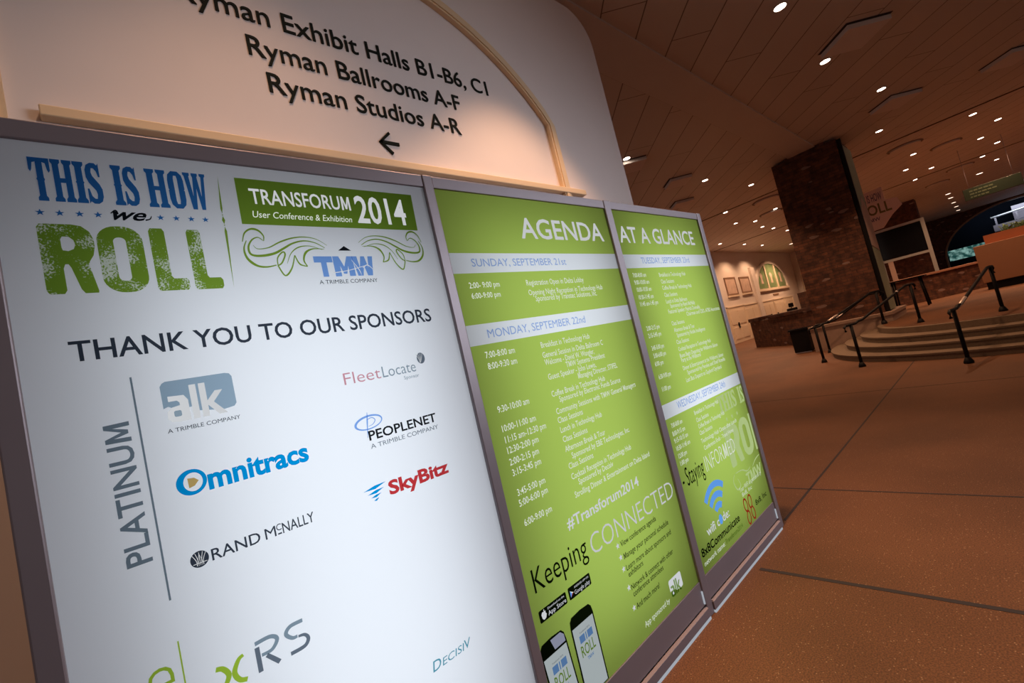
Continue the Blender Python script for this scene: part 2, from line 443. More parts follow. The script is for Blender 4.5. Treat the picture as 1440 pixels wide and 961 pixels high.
class Print(MB):
    """flat print on an upright sheet: (u, v) -> (x, z) at depth y"""
    def __init__(s, y=YF): super().__init__(); s.y = y
    def place(s, vs, fs, m, y=None):
        y = s.y if y is None else y
        return s.flat([(q[0], y, q[1]) for q in vs], fs, m)
    def text(s, t, u0, v, u1, cap, m, bold=0.0, shear=0.0, res=3, y=None, space=1.0):
        vs, fs, (c0, c1) = text_mesh(t, bold, shear, res, space)
        x0 = min(q[0] for q in vs); x1 = max(q[0] for q in vs)
        kx = (u1-u0)/(x1-x0); ky = cap/(c1-c0)
        return s.place([(u0+(q[0]-x0)*kx, v+(q[1]-c0)*ky) for q in vs], fs, m, y)
    def text_rot(s, t, u_base, v0, v1, cap, m, bold=0.0):     # reads upward
        vs, fs, (c0, c1) = text_mesh(t, bold)
        x0 = min(q[0] for q in vs); x1 = max(q[0] for q in vs)
        kx = (v1-v0)/(x1-x0); ky = cap/(c1-c0)
        return s.place([(u_base-(q[1]-c0)*ky, v0+(q[0]-x0)*kx) for q in vs], fs, m)
    def poly(s, pts, m, y=None): return s.place(pts, [tuple(range(len(pts)))], m, y)
    def fill(s, cs, m, y=None):
        v, f = fill_contours(cs); return s.place(v, f, m, y)
    def rect(s, u0, v0, u1, v1, m, y=None): return s.poly([(u0, v0), (u1, v0), (u1, v1), (u0, v1)], m, y)
    def ribbon(s, pts, w0, w1, w2, m, n=6, y=None):
        P = catmull(pts, n); N_ = len(P); A = []; B = []
        for i, p in enumerate(P):
            a = P[max(i-1, 0)]; b = P[min(i+1, N_-1)]
            d = Vector((b[0]-a[0], b[1]-a[1])); d = d.normalized() if d.length else Vector((1, 0))
            t = i/(N_-1); w = (w0*(1-2*t)+w1*2*t) if t < .5 else (w1*(2-2*t)+w2*(2*t-1))
            A.append((p[0]-d.y*w/2, p[1]+d.x*w/2)); B.append((p[0]+d.y*w/2, p[1]-d.x*w/2))
        return s.place(A+B, [(i, i+1, N_+i+1, N_+i) for i in range(N_-1)], m, y)
def catmull(p, n):
    q = [p[0]]+list(p)+[p[-1]]; out = []
    for i in range(1, len(q)-2):
        for k in range(n):
            t = k/n; a, b, c, d = q[i-1], q[i], q[i+1], q[i+2]
            out.append(tuple(0.5*((2*b[j])+(-a[j]+c[j])*t+(2*a[j]-5*b[j]+4*c[j]-d[j])*t*t+(-a[j]+3*b[j]-3*c[j]+d[j])*t**3) for j in (0, 1)))
    out.append(tuple(p[-1])); return out
def ellipse(cx, cy, rx, ry, n=28, a0=0, a1=2*PI, rot=0):
    o = []
    for i in range(n):
        t = a0+(a1-a0)*i/(n if a1-a0 >= 2*PI-1e-6 else n-1)
        x, y = rx*math.cos(t), ry*math.sin(t)
        o.append((cx+x*math.cos(rot)-y*math.sin(rot), cy+x*math.sin(rot)+y*math.cos(rot)))
    return o
def rrect(u0, v0, u1, v1, r, n=5):
    o = []
    for cx, cy, a in ((u1-r, v1-r, 0), (u0+r, v1-r, PI/2), (u0+r, v0+r, PI), (u1-r, v0+r, 1.5*PI)):
        for i in range(n+1):
            t = a+PI/2*i/n; o.append((cx+r*math.cos(t), cy+r*math.sin(t)))
    return o
def star(cx, cy, r):
    return [(cx+(r if i % 2 == 0 else r*.4)*math.sin(PI*i/5), cy+(r if i % 2 == 0 else r*.4)*math.cos(PI*i/5)) for i in range(10)]
def unit(pts, u0, v0, u1, v1): return [(u0+p[0]*(u1-u0), v0+p[1]*(v1-v0)) for p in pts]

TEXTS = [
 ('user', 'User Conference & Exhibition', 0.3846, 2.2231, 0.6982, 0.021),
 ('trans', 'TRANSFORUM', 0.3862, 2.2672, 0.7036, 0.0499),
 ('year', '2014', 0.7198, 2.2222, 0.9195, 0.1024),
 ('tmwsub', 'A TRIMBLE COMPANY', 0.542, 2.0029, 0.7453, 0.0133),
 ('tmw', 'TMW', 0.5375, 2.0274, 0.7435, 0.0704),
 ('thank', 'THANK YOU TO OUR SPONSORS', -0.0622, 1.8394, 0.9301, 0.0495),
 ('alksub', 'A TRIMBLE COMPANY', 0.0898, 1.6291, 0.2516, 0.0097),
 ('fleet', 'FleetLocate', 0.5536, 1.6649, 0.8226, 0.0378),
 ('fleetsub', 'Sponsor', 0.7649, 1.6412, 0.825, 0.0121),
 ('people', 'PEOPLENET', 0.5957, 1.4675, 0.8552, 0.0316),
 ('peoplesub', 'A TRIMBLE COMPANY', 0.5954, 1.441, 0.8561, 0.0146),
 ('omni', 'mnitracs', 0.1526, 1.4622, 0.4048, 0.0629),
 ('sky', 'SkyBitz', 0.6248, 1.2769, 0.8609, 0.0462),
 ('rand', 'RAND McNALLY', 0.1317, 1.2879, 0.3856, 0.0285),
 ('decis', 'DECISIV', 0.6421, 0.6932, 0.798, 0.0314),
 ('we', 'we', 0.0564, 2.1961, 0.1302, 0.0252),
 ('agenda', 'AGENDA', 1.5243, 2.1866, 2.1886, 0.1051),
 ('agenda2', 'AT A GLANCE', 2.3525, 2.1832, 3.3328, 0.1052),
 ('sun', 'SUNDAY, SEPTEMBER 21st', 1.1859, 2.0521, 1.8015, 0.0346),
 ('tue', 'TUESDAY, SEPTEMBER 23rd', 2.5271, 2.0492, 3.1684, 0.0394),
 ('mon', 'MONDAY, SEPTEMBER 22nd', 1.1836, 1.74, 1.8402, 0.0358),
 ('wed', 'WEDNESDAY, SEPTEMBER 24th', 2.509, 1.125, 3.2146, 0.044),
 ('t1', '2:00- 9:00 pm', 1.1456, 1.9577, 1.3144, 0.0254),
 ('t1', '6:00-9:00 pm', 1.1459, 1.9125, 1.306, 0.0244),
 ('e1', 'Registration Open in Delta Lobby', 1.4806, 1.9546, 1.908, 0.0275),
 ('e1', 'Opening Night Reception in Technology Hub', 1.48, 1.907, 2.0568, 0.0271),
 ('e1', 'Sponsored by Transtec Solutions, Inc.', 1.5163, 1.8759, 1.994, 0.0277),
 ('t2', '7:00-8:00 am', 1.1456, 1.6576, 1.3113, 0.0271),
 ('t2', '8:00-9:30 am', 1.146, 1.6101, 1.31, 0.0271),
 ('t2', '9:30-10:00 am', 1.1433, 1.4279, 1.3244, 0.0271),
 ('t2', '10:00-11:00 am', 1.1434, 1.3484, 1.3388, 0.0271),
 ('t2', '11:15 am-12:30 pm', 1.1456, 1.3018, 1.3889, 0.0271),
 ('t2', '12:30-2:00 pm', 1.1446, 1.2579, 1.3255, 0.0271),
 ('t2', '2:00-2:15 pm', 1.1422, 1.2106, 1.312, 0.0271),
 ('t2', '3:15-3:45 pm', 1.1444, 1.1664, 1.3108, 0.0271),
 ('t2', '3:45-5:00 pm', 1.146, 1.0851, 1.3087, 0.0271),
 ('t2', '5:00-6:00 pm', 1.142, 1.0423, 1.3103, 0.0271),
 ('t2', '6:00-9:00 pm', 1.1457, 0.9623, 1.3082, 0.0271),
 ('e2', 'Breakfast in Technology Hub', 1.4774, 1.6548, 1.8415, 0.0271),
 ('e2', 'General Session in Delta Ballroom C', 1.4727, 1.6075, 1.9377, 0.0271),
 ('e2', 'Welcome - David W. Wangler,', 1.4757, 1.5723, 1.8488, 0.0271),
 ('e2', 'TMW Systems President', 1.6136, 1.5394, 1.9278, 0.0271),
 ('e2', 'Guest Speaker - John Lewis,', 1.4751, 1.5039, 1.8374, 0.0271),
 ('e2', 'Managing Director, STIFEL', 1.6802, 1.4712, 2.0127, 0.0271),
 ('e2', 'Coffee Break in Technology Hub', 1.4709, 1.4242, 1.8815, 0.0271),
 ('e2', 'Sponsored by Electronic Funds Source', 1.5128, 1.3916, 2.0072, 0.0271),
 ('e2', 'Community Sessions with TMW General Managers', 1.4737, 1.342, 2.1337, 0.0271),
 ('e2', 'Class Sessions', 1.4701, 1.3012, 1.6501, 0.0271),
 ('e2', 'Lunch in Technology Hub', 1.4722, 1.2565, 1.7853, 0.0271),
 ('e2', 'Class Sessions', 1.4731, 1.212, 1.6513, 0.0271),
 ('e2', 'Afternoon Break & Tour', 1.4725, 1.1677, 1.7772, 0.0271),
 ('e2', 'Sponsored by EBE Technologies, Inc.', 1.5053, 1.1283, 1.9796, 0.0271),
 ('e2', 'Class Sessions', 1.4692, 1.0895, 1.6491, 0.0271),
 ('e2', 'Cocktail Reception in Technology Hub', 1.4703, 1.0412, 1.9551, 0.0271),
 ('e2', 'Sponsored by Decisiv', 1.508, 1.0068, 1.7795, 0.0271),
 ('e2', 'Strolling Dinner & Entertainment on Delta Island', 1.465, 0.9607, 2.1003, 0.0271),
 ('t3', '7:00-8:00 am', 2.3897, 1.9632, 2.5378, 0.0271),
 ('t3', '9:00-10:00 am', 2.3865, 1.918, 2.5545, 0.0271),
 ('t3', '10:00-10:30 am', 2.3936, 1.8723, 2.5587, 0.0271),
 ('t3', '10:30-11:45 am', 2.3922, 1.8244, 2.5622, 0.0271),
 ('t3', '11:45 am-1:45 pm', 2.3893, 1.7818, 2.597, 0.0271),
 ('t3', '2:00-2:15 pm', 2.3891, 1.6306, 2.54, 0.0271),
 ('t3', '2:15-3:45 pm', 2.3894, 1.5849, 2.5372, 0.0271),
 ('t3', '3:45-5:00 pm', 2.39, 1.5085, 2.5334, 0.0271),
 ('t3', '5:00-6:00 pm', 2.3901, 1.4614, 2.5334, 0.0271),
 ('t3', '6:00 pm', 2.3825, 1.4127, 2.479, 0.0271),
 ('t3', '6:30-9:00 pm', 2.3866, 1.333, 2.5292, 0.0271),
 ('t3', '11:00 pm', 2.3879, 1.258, 2.4887, 0.0271),
 ('e3', 'Breakfast in Technology Hub', 2.6966, 1.9572, 3.0549, 0.0271),
 ('e3', 'Class Sessions', 2.6992, 1.9117, 2.8706, 0.0271),
 ('e3', 'Coffee Break in Technology Hub', 2.6954, 1.8686, 3.1, 0.0271),
 ('e3', 'Class Sessions', 2.6978, 1.8217, 2.8685, 0.0271),
 ('e3', 'Lunch in Delta Ballroom', 2.6973, 1.7776, 2.9859, 0.0271),
 ('e3', 'Sponsored by Rand McNally', 2.7344, 1.7454, 3.0844, 0.0271),
 ('e3', 'Featured Speaker: Patrick Donnelly,', 2.6936, 1.7095, 3.1444, 0.0271),
 ('e3', 'Chairman and CEO, ATBS Associates', 2.9217, 1.6746, 3.4506, 0.0271),
 ('e3', 'Class Sessions', 2.6959, 1.6301, 2.8661, 0.0271),
 ('e3', 'Afternoon Break & Tour', 2.7025, 1.5852, 2.9891, 0.0271),
 ('e3', 'Sponsored by Noble Intelligence', 2.722, 1.5491, 3.1326, 0.0271),
 ('e3', 'Class Sessions', 2.6952, 1.506, 2.8634, 0.0271),
 ('e3', 'Cocktail Reception in Technology Hub', 2.6963, 1.4589, 3.1686, 0.0271),
 ('e3', 'Buses Begin Departing for Wildhorse Saloon', 2.6927, 1.4169, 3.2582, 0.0271),
 ('e3', 'Party at the Wildhorse', 2.6968, 1.3861, 2.9712, 0.0271),
 ('e3', 'Dinner & Entertainment at the Wildhorse Saloon', 2.6905, 1.3351, 3.3061, 0.0271),
 ('e3', 'Sponsored by Penske and Shell Rotella', 2.7308, 1.3002, 3.3166, 0.0271),
 ('e3', 'Last Bus Departs to Gaylord Opryland', 2.6921, 1.2569, 3.2276, 0.0271),
 ('t4', '7:00-8:00 am', 2.3861, 1.0376, 2.5177, 0.0271),
 ('t4', '8:00-9:15 am', 2.3776, 0.9904, 2.5284, 0.0271),
 ('t4', '9:15-10:15 am', 2.3769, 0.9485, 2.5431, 0.0271),
 ('t4', '10:30-11:45 am', 2.3782, 0.9027, 2.5465, 0.0271),
 ('t4', '12:00 pm', 2.3794, 0.8576, 2.4802, 0.0271),
 ('t4', '1:00 pm', 2.3802, 0.8147, 2.4777, 0.0271),
 ('e4', 'Breakfast in Technology Hub', 2.6847, 1.0437, 3.0429, 0.0271),
 ('e4', 'Class Sessions', 2.6871, 0.9961, 2.8614, 0.0271),
 ('e4', 'Coffee Break in Technology Hub', 2.6928, 0.954, 3.0855, 0.0271),
 ('e4', 'Class Sessions', 2.6864, 0.9128, 2.867, 0.0271),
 ('e4', 'Technology Hub Closes after Lunch', 2.6803, 0.8621, 3.238, 0.0271),
 ('e4', 'Conference Ends - Travel Home', 2.6941, 0.8153, 3.1518, 0.0271),
 ('hash', '#Transforum2014', 1.3748, 0.8529, 1.9453, 0.0486),
 ('keep', 'Keeping', 1.1588, 0.6947, 1.5175, 0.0732),
 ('conn', 'CONNECTED', 1.561, 0.6932, 2.2074, 0.0755),
 ('bul', 'View conference agenda', 1.6881, 0.642, 2.0125, 0.0265),
 ('bul', 'Manage your personal schedule', 1.691, 0.5823, 2.1139, 0.0265),
 ('bul', 'Learn more about sponsors and', 1.6889, 0.5287, 2.1149, 0.0265),
 ('bul', 'exhibitors', 1.6926, 0.4964, 1.8195, 0.0265),
 ('bul', 'Network & connect with other', 1.6904, 0.4353, 2.09, 0.0265),
 ('bul', 'conference attendees', 1.6931, 0.4029, 1.972, 0.0265),
 ('bul', 'And much more!', 1.6946, 0.3437, 1.906, 0.0265),
 ('appsp', 'App sponsored by', 1.723, 0.2415, 1.9582, 0.026),
 ('stay', '- Staying', 2.348, 0.7098, 2.6881, 0.0618),
 ('inf', 'INFORMED', 2.7354, 0.7121, 3.2364, 0.0668),
 ('wifi', 'wifi code:', 2.4739, 0.3609, 2.7929, 0.0426),
 ('pass', '8x8Communicate', 2.3599, 0.284, 2.9111, 0.0481),
 ('net', 'network name: Transforum2014', 2.3646, 0.2349, 2.9274, 0.028),
 ('inc', '8x8, Inc', 3.1948, 0.2748, 3.4025, 0.036),
 ('fine', 'Your WiFi is sponsored by', 3.0092, 0.4302, 3.4024, 0.03),
 ('w1', 'Ryman Exhibit Halls B1-B6, C1', 0.5701, 4.1008, 2.8949, 0.135),
 ('w2', 'Ryman Ballrooms A-F', 0.8888, 3.8665, 2.5161, 0.135),
 ('w3', 'Ryman Studios A-R', 0.9667, 3.6352, 2.4604, 0.135),
]

def texts(key): return [t[1:] for t in TEXTS if t[0] == key]

# ================================================================== the setting
ZC = 6.08
PZ = 0.52
def plane_obj(name, verts, m, kind='structure'):
    b = MB(); b.flat(verts, [tuple(range(len(verts)))], m)
    return tag(b.build(name, recalc=False), kind=kind)
b = MB(); b.box(-8, 60, -14, 14, -0.1, 0.0, 'floor'); tag(b.build('floor'), kind='structure')
for i, (x0, x1, y0, y1) in enumerate([(2.847, 2.878, -9, -0.06), (4.293, 4.311, -9, 9), (3.62, 18, 0.012, 0.03), (8.6, 8.62, -9, 9)]):
    b = MB(); b.box(x0, x1, y0, y1, -0.001, 0.0015, 'vent_dark'); tag(b.build('trim_%d' % (i+1)), kind='structure')
b = MB(); b.box(-8, 60, -14, 14, ZC, ZC+0.1, 'ceiling'); tag(b.build('ceiling'), kind='structure')
b = MB(); b.box(1.5, 16.9, 1.47, 2.2, ZC-0.035, ZC+0.01, 'beam'); tag(b.build('trim_beam'), kind='structure')
b = MB(); b.box(1.5, 16.9, 2.201, 2.225, ZC-0.006, ZC+0.002, 'vent_dark'); tag(b.build('trim_6'), kind='structure')  # dark strip paints the shadow line along the beam edge
for i, (x0, x1, y0, y1) in enumerate([(19.9, 20.0, -12, 10.3), (29.4, 29.5, -12, 10.3)]):
    b = MB(); b.box(x0, x1, y0, y1, ZC-0.012, ZC+0.002, 'vent_dark'); tag(b.build('trim_%d' % (i+7)), kind='structure')

# the plaster partition behind the kiosk, with its rounded upper corner
WY = 1.30
arc = [(4.94-0.42+0.42*math.cos(t), 5.26+0.42*math.sin(t)) for t in [PI/2*i/10 for i in range(11)]]
b = MB(); b.prism([(-6, 0), (4.94, 0)]+arc+[(-6, 5.68)], 'y', WY, WY+0.32, 'plaster')
tag(b.build('wall_back'), kind='structure')
# arch moulding and sill
cx_, zc_, r_ = 1.715, 2.60, 2.33
t0 = math.asin((3.95-zc_)/r_)
inner = [(cx_+r_*math.cos(t0+(PI-2*t0)*i/36), zc_+r_*math.sin(t0+(PI-2*t0)*i/36)) for i in range(37)]
outer = [(cx_+(r_+.10)*math.cos(t0+(PI-2*t0)*i/36), zc_+(r_+.10)*math.sin(t0+(PI-2*t0)*i/36)) for i in range(37)]
inner = [(inner[0][0], 0.0)]+inner+[(inner[-1][0], 0.0)]
outer = [(inner[1][0]+.10, 0.0)]+[(inner[1][0]+.10, 3.95)]+outer[1:-1]+[(inner[-1][0]-.10, 3.95), (inner[-1][0]-.10, 0.0)]
b = MB(); b.strip(inner, outer, 'y', WY-0.045, WY, 'cream_trim')
mid = lambda k: [((p[0]*(1-k)+q[0]*k), (p[1]*(1-k)+q[1]*k)) for p, q in zip(inner, outer)]
b.strip(mid(.2), mid(.6), 'y', WY-0.055, WY-0.045, 'cream_trim')
tag(b.build('trim_arch'), kind='structure')
b = MB(); b.box(-0.08, 3.95, WY-0.06, WY, 3.215, 3.27, 'cream_trim', 0.006)
tag(b.build('trim_sill'), kind='structure')

# lettering of the wayfinding sign on the partition
wl = thing('wall_lettering', 'black wayfinding letters with a left arrow on the arched plaster wall above the kiosk', 'sign', (1.715, WY-0.012, 3.4))
def solid_text(t, u0, v, u1, cap, m, y0, y1, bold, name, parent):
    vs, fs, (c0, c1) = text_mesh(t, bold, 0, 4)
    x0 = min(q[0] for q in vs); x1 = max(q[0] for q in vs); kx = (u1-u0)/(x1-x0); ky = cap/(c1-c0)
    b = MB(); b.flat([(u0+(q[0]-x0)*kx, y0, v+(q[1]-c0)*ky) for q in vs], fs, m)
    bmesh.ops.remove_doubles(b.bm, verts=b.bm.verts[:], dist=1e-5)
    g = bmesh.ops.extrude_face_region(b.bm, geom=b.bm.faces[:])
    for e in g['geom']:
        if isinstance(e, bmesh.types.BMVert): e.co.y = y1
    o = b.build(name, parent)
    o.matrix_parent_inverse = parent.matrix_basis.inverted()
    return o
def words(t, u0_, u1_):                    # the place of every word of a line
    vs = lambda q: [k[0] for k in text_mesh(q)[0]]
    a = vs(t); x0 = min(a); k = (u1_-u0_)/(max(a)-x0); out = []; i = 0
    for wd in t.split(' '):
        e = i+len(wd); xe = max(vs(t[:e])); w_ = vs(wd); out.append((wd, u0_+(xe-(max(w_)-min(w_))-x0)*k, u0_+(xe-x0)*k)); i = e+1
    return out
for key in ('w1', 'w2', 'w3'):
    for (t, u0_, v_, u1_, c_) in texts(key):
        if key == 'w1': u0_, v_ = 0.555, 4.105
        for wd, a_, c2_ in words(t, u0_, u1_): solid_text(wd, a_, v_, c2_, c_, 'letter', WY-0.001, WY-0.008, 0.003, 'sign_word', wl)
b = MB()
for pl in ([(1.66, 3.431), (1.672, 3.419), (1.817, 3.419), (1.817, 3.443), (1.672, 3.443)],
           [(1.655, 3.431), (1.678, 3.431), (1.757, 3.503), (1.745, 3.519)], [(1.655, 3.431), (1.745, 3.340), (1.757, 3.356), (1.678, 3.431)]):
    b.prism(pl, 'y', WY-0.013, WY-0.001, 'letter')
o = b.build('arrow', wl); o.matrix_parent_inverse = wl.matrix_basis.inverted()

# ================================================================== the kiosk
US = [(-0.191, -0.146), (1.027, 1.073), (2.260, 2.323), (3.469, 3.525)]
KH = 2.44; KD = 0.36
kiosk = thing('display_kiosk', 'wide three-panel backlit display kiosk with sponsor logos and green agenda', 'display board', (0, 0, 0))
for (a, c) in US:
    b = MB(); b.box(a, c, -0.004, KD, 0.0, KH, 'frame', 0.004)
    b.build('frame_post', kiosk)
for i in range(3):
    a, c = US[i][1], US[i+1][0]
    b = MB(); b.box(a, c, 0.0, 0.05, 2.389, KH-0.002, 'frame', 0.003); b.box(a, c, 0.05, KD, KH-0.03, KH-0.002, 'frame'); b.build('top_rail', kiosk)
    b = MB(); b.box(a, c, 0.004, 0.03, 0.071, 0.199, 'frame', 0.002); b.build('kick_panel', kiosk)
    b = MB(); b.box(a, c, -0.012, 0.03, 0.014, 0.060, 'frame', 0.002); b.build('bottom_rail', kiosk)
    b = MB(); b.prism([(-0.012, 0.060), (0.003, 0.060), (0.003, 0.067), (0.0, 0.067)], 'x', a+.004, c-.004, 'frame_highlight'); b.build('rail_ledge', kiosk)
    b = MB(); b.box(a, c, -0.0135, 0.02, 0.0, 0.0135, 'glow_leak'); o = b.build('leak_glow_strip', kiosk); o['label'] = 'glowing strip standing for box light leaking out under the rail'
    b = MB(); b.box(c-.012, c-.004, -0.003, 0.004, 0.082, 0.150, 'glow_leak'); b.build('leak_glow_slit', kiosk)  # small glowing bar paints light escaping through the slit beside the post
    b = MB(); b.box(a, c, KD-.012, KD, 0.0, KH-.03, 'frame'); b.box(a, c, 0.03, KD-.012, 0.014, 0.04, 'frame'); b.build('back_panel', kiosk)
    # lamp field inside the box
    ld = bpy.data.lights.new('tube_lamp', 'AREA'); ld.shape = 'RECTANGLE'
    ld.size = (c-a)*(.72, .80, .80)[i]; ld.size_y = (1.85, 1.95, 1.95)[i]; ld.energy = E_BOX*(1.0, .95, .95)[i]; ld.color = (0.89, 0.95, 1.0)
    lo = bpy.data.objects.new('tube_lamp', ld); COL.objects.link(lo); lo.parent = kiosk
    lo.location = ((a+c)/2+(.06, 0, 0)[i], 0.30, (1.18, 1.28, 1.28)[i]); lo.rotation_euler = (-PI/2, 0, 0)
def panel(a, c, cuts, name, label):
    b = Print(0.010)
    for z0, z1, m in cuts: b.rect(a, z0, c, z1, m)
    o = b.build(name, kiosk, recalc=False); o['label'] = label
    return o
ZB, ZT = 0.198, 2.391
P1 = panel(US[0][1], US[1][0], [(ZB, ZT, 'face_white')], 'light_panel', 'white backlit sponsor panel')
P2 = panel(US[1][1], US[2][0], [(ZB, 1.716, 'face_green'), (1.716, 1.803, 'face_white'), (1.803, 2.0235, 'face_green'), (2.0235, 2.1125, 'face_white'), (2.1125, ZT, 'face_green')], 'light_panel', 'green agenda panel with Sunday and Monday bands')
P3 = panel(US[2][1], US[3][0], [(ZB, 1.0975, 'face_green'), (1.0975, 1.1835, 'face_white'), (1.1835, 2.022, 'face_green'), (2.022, 2.109, 'face_white'), (2.109, ZT, 'face_green')], 'light_panel', 'green agenda panel with Tuesday and Wednesday bands')

def printed(name, parent, label=None, y=YF):
    return Print(y)
def done(p, name, parent, label=None):
    o = p.build(name, parent, recalc=False)
    if label: o['label'] = label
    return o
def T_(p, key, m, bold=0.0, shear=0.0, res=3, y=None, space=1.0):
    for (t, u0_, v_, u1_, c_) in texts(key): p.text(t, u0_, v_, u1_, c_, m, bold, shear, res, y, space)

# ---- white panel: headline logo
gI = [(0, 0), (1, 0), (1, .07), (.82, .13), (.82, .47), (.9, .5), (.82, .53), (.82, .87), (1, .93), (1, 1), (0, 1), (0, .93), (.18, .87), (.18, .53), (.1, .5), (.18, .47), (.18, .13), (0, .07)]
gT = [(.26, 0), (.74, 0), (.74, .07), (.66, .12), (.66, .46), (.70, .5), (.66, .54), (.66, .9), (.8, .88), (.86, .72), (.93, .66), (1, .72), (1, 1), (0, 1), (0, .72), (.07, .66), (.14, .72), (.2, .88), (.34, .9), (.34, .54), (.30, .5), (.34, .46), (.34, .12), (.26, .07)]
gH = [(0, 0), (.46, 0), (.46, .07), (.38, .12), (.38, .45), (.62, .45), (.62, .12), (.54, .07), (.54, 0), (1, 0), (1, .07), (.92, .12), (.92, .88), (1, .93), (1, 1), (.54, 1), (.54, .93), (.62, .88), (.62, .56), (.38, .56), (.38, .88), (.46, .93), (.46, 1), (0, 1), (0, .93), (.08, .88), (.08, .12), (0, .07)]
gS = [(.0, .0), (.12, .05), (.3, 0), (.62, 0), (.88, .06), (1, .18), (1, .36), (.86, .48), (.44, .68), (.38, .77), (.44, .87), (.58, .87), (.74, .8), (.84, .66), (.95, .66), (.95, 1), (.84, .95), (.7, 1), (.4, 1), (.12, .94), (0, .82), (0, .64), (.14, .51), (.56, .32), (.62, .23), (.56, .12), (.42, .12), (.24, .18), (.12, .36), (0, .36)]
gO = [(.3, 0), (.7, 0), (.93, .1), (1, .25), (1, .48), (.95, .5), (1, .52), (1, .75), (.93, .9), (.7, 1), (.3, 1), (.07, .9), (0, .75), (0, .52), (.05, .5), (0, .48), (0, .25), (.07, .1)]
gOi = [(.42, .12), (.58, .12), (.62, .2), (.62, .8), (.58, .88), (.42, .88), (.38, .8), (.38, .2)]
gW = [(0, 1), (.30, 1), (.30, .94), (.26, .9), (.335, .36), (.42, .88), (.38, .94), (.38, 1), (.66, 1), (.66, .94), (.62, .9), (.70, .36), (.80, .9), (.74, .94), (.74, 1), (1, 1), (1, .94), (.95, .9), (.79, 0), (.62, 0), (.52, .58), (.42, 0), (.22, 0), (.05, .9), (0, .94)]
p = Print()
for g, a, c in ((gT, -.0785, -.042), (gH, -.0405, -.003), (gI, -.0015, .0185), (gS, .0205, .0485), (gI, .070, .0905), (gS, .0925, .1205), (gH, .139, .184), (gW, .2245, .2775)):
    p.fill([unit(g, a, 2.238, c, 2.348)], 'ink_blue')
p.fill([unit(gO, .187, 2.238, .2235, 2.348), unit(gOi, .187, 2.238, .2235, 2.348)], 'ink_blue')
done(p, 'headline_text', P1, 'blue western slab lettering reading THIS IS HOW')
for s_ in (-.0712, -.0378, -.0027, .0313, .1571, .1917, .226, .2597):
    p = Print(); p.poly(star(s_, 2.2083, .0088), 'ink_blue'); done(p, 'printed_star', P1)
p = Print(); p.text('we', .060, 2.1965, .128, .0335, 'ink_black', .02, .45); p.ribbon([(.056, 2.214), (.066, 2.222), (.07, 2.212)], .002, .005, .003, 'ink_black'); p.ribbon([(.124, 2.199), (.134, 2.203), (.138, 2.212)], .004, .003, .001, 'ink_black')
done(p, 'script_word', P1, 'black script word we')
gR = [(.05, 0), (.31, 0), (.36, .05), (.36, .36), (.40, .42), (.46, .42), (.50, .37), (.62, .06), (.68, 0), (.93, 0), (.94, .03), (.84, .40), (.86, .46), (.95, .55), (1, .68), (1, .78), (.94, .9), (.80, .98), (.62, 1), (.05, 1), (0, .95), (0, .05)]
gRi = [(.40, .62), (.50, .61), (.60, .64), (.64, .70), (.62, .77), (.54, .82), (.42, .82), (.385, .78), (.385, .66)]
gL = [(.06, 0), (.93, 0), (1, .05), (1, .15), (.93, .19), (.54, .19), (.48, .23), (.48, .95), (.42, 1), (.06, 1), (0, .95), (0, .05)]
p = Print()
p.fill([unit(gR, -.082, 2.005, .0145, 2.180), unit(gRi, -.082, 2.005, .0145, 2.180)], 'ink_worn')
p.fill([rrect(.0195, 2.003, .1095, 2.179, .040, 7), rrect(.0505, 2.033, .0755, 2.149, .0115, 6)], 'ink_worn')
p.fill([unit(gL, .1245, 2.003, .1945, 2.177)], 'ink_worn'); p.fill([unit(gL, .2065, 2.003, .2745, 2.176)], 'ink_worn')
done(p, 'roll_text', P1, 'green worn block lettering reading ROLL')
p = Print()
p.poly([(.3112, 2.349), (.3022, 2.245), (.3045, 2.229), (.3075, 2.245)], 'ink_green')
p.poly([(.3045, 2.2225), (.3005, 2.2095), (.3045, 2.197), (.3085, 2.2095)], 'ink_green')
p.poly(ellipse(.3045, 2.2255, .0017, .0017, 8), 'ink_green'); p.poly(ellipse(.3045, 2.194, .0017, .0017, 8), 'ink_green')
p.poly([(.3045, 2.190), (.3015, 2.175), (.2975, 2.003), (.3078, 2.175)], 'ink_green')
done(p, 'divider_ornament', P1, 'thin green tapering divider')
p = Print()
p.fill([[(.351, 2.200), (.9575, 2.2035), (.963, 2.3505), (.3535, 2.348)]], 'ink_green')
T_(p, 'trans', 'glow_title', .012, y=YF-.0006); T_(p, 'user', 'glow_soft', 0, .18, y=YF-.0006); T_(p, 'year', 'glow_title', .018, y=YF-.0006)
done(p, 'event_banner', P1, 'green event banner with white lettering')
p = Print()
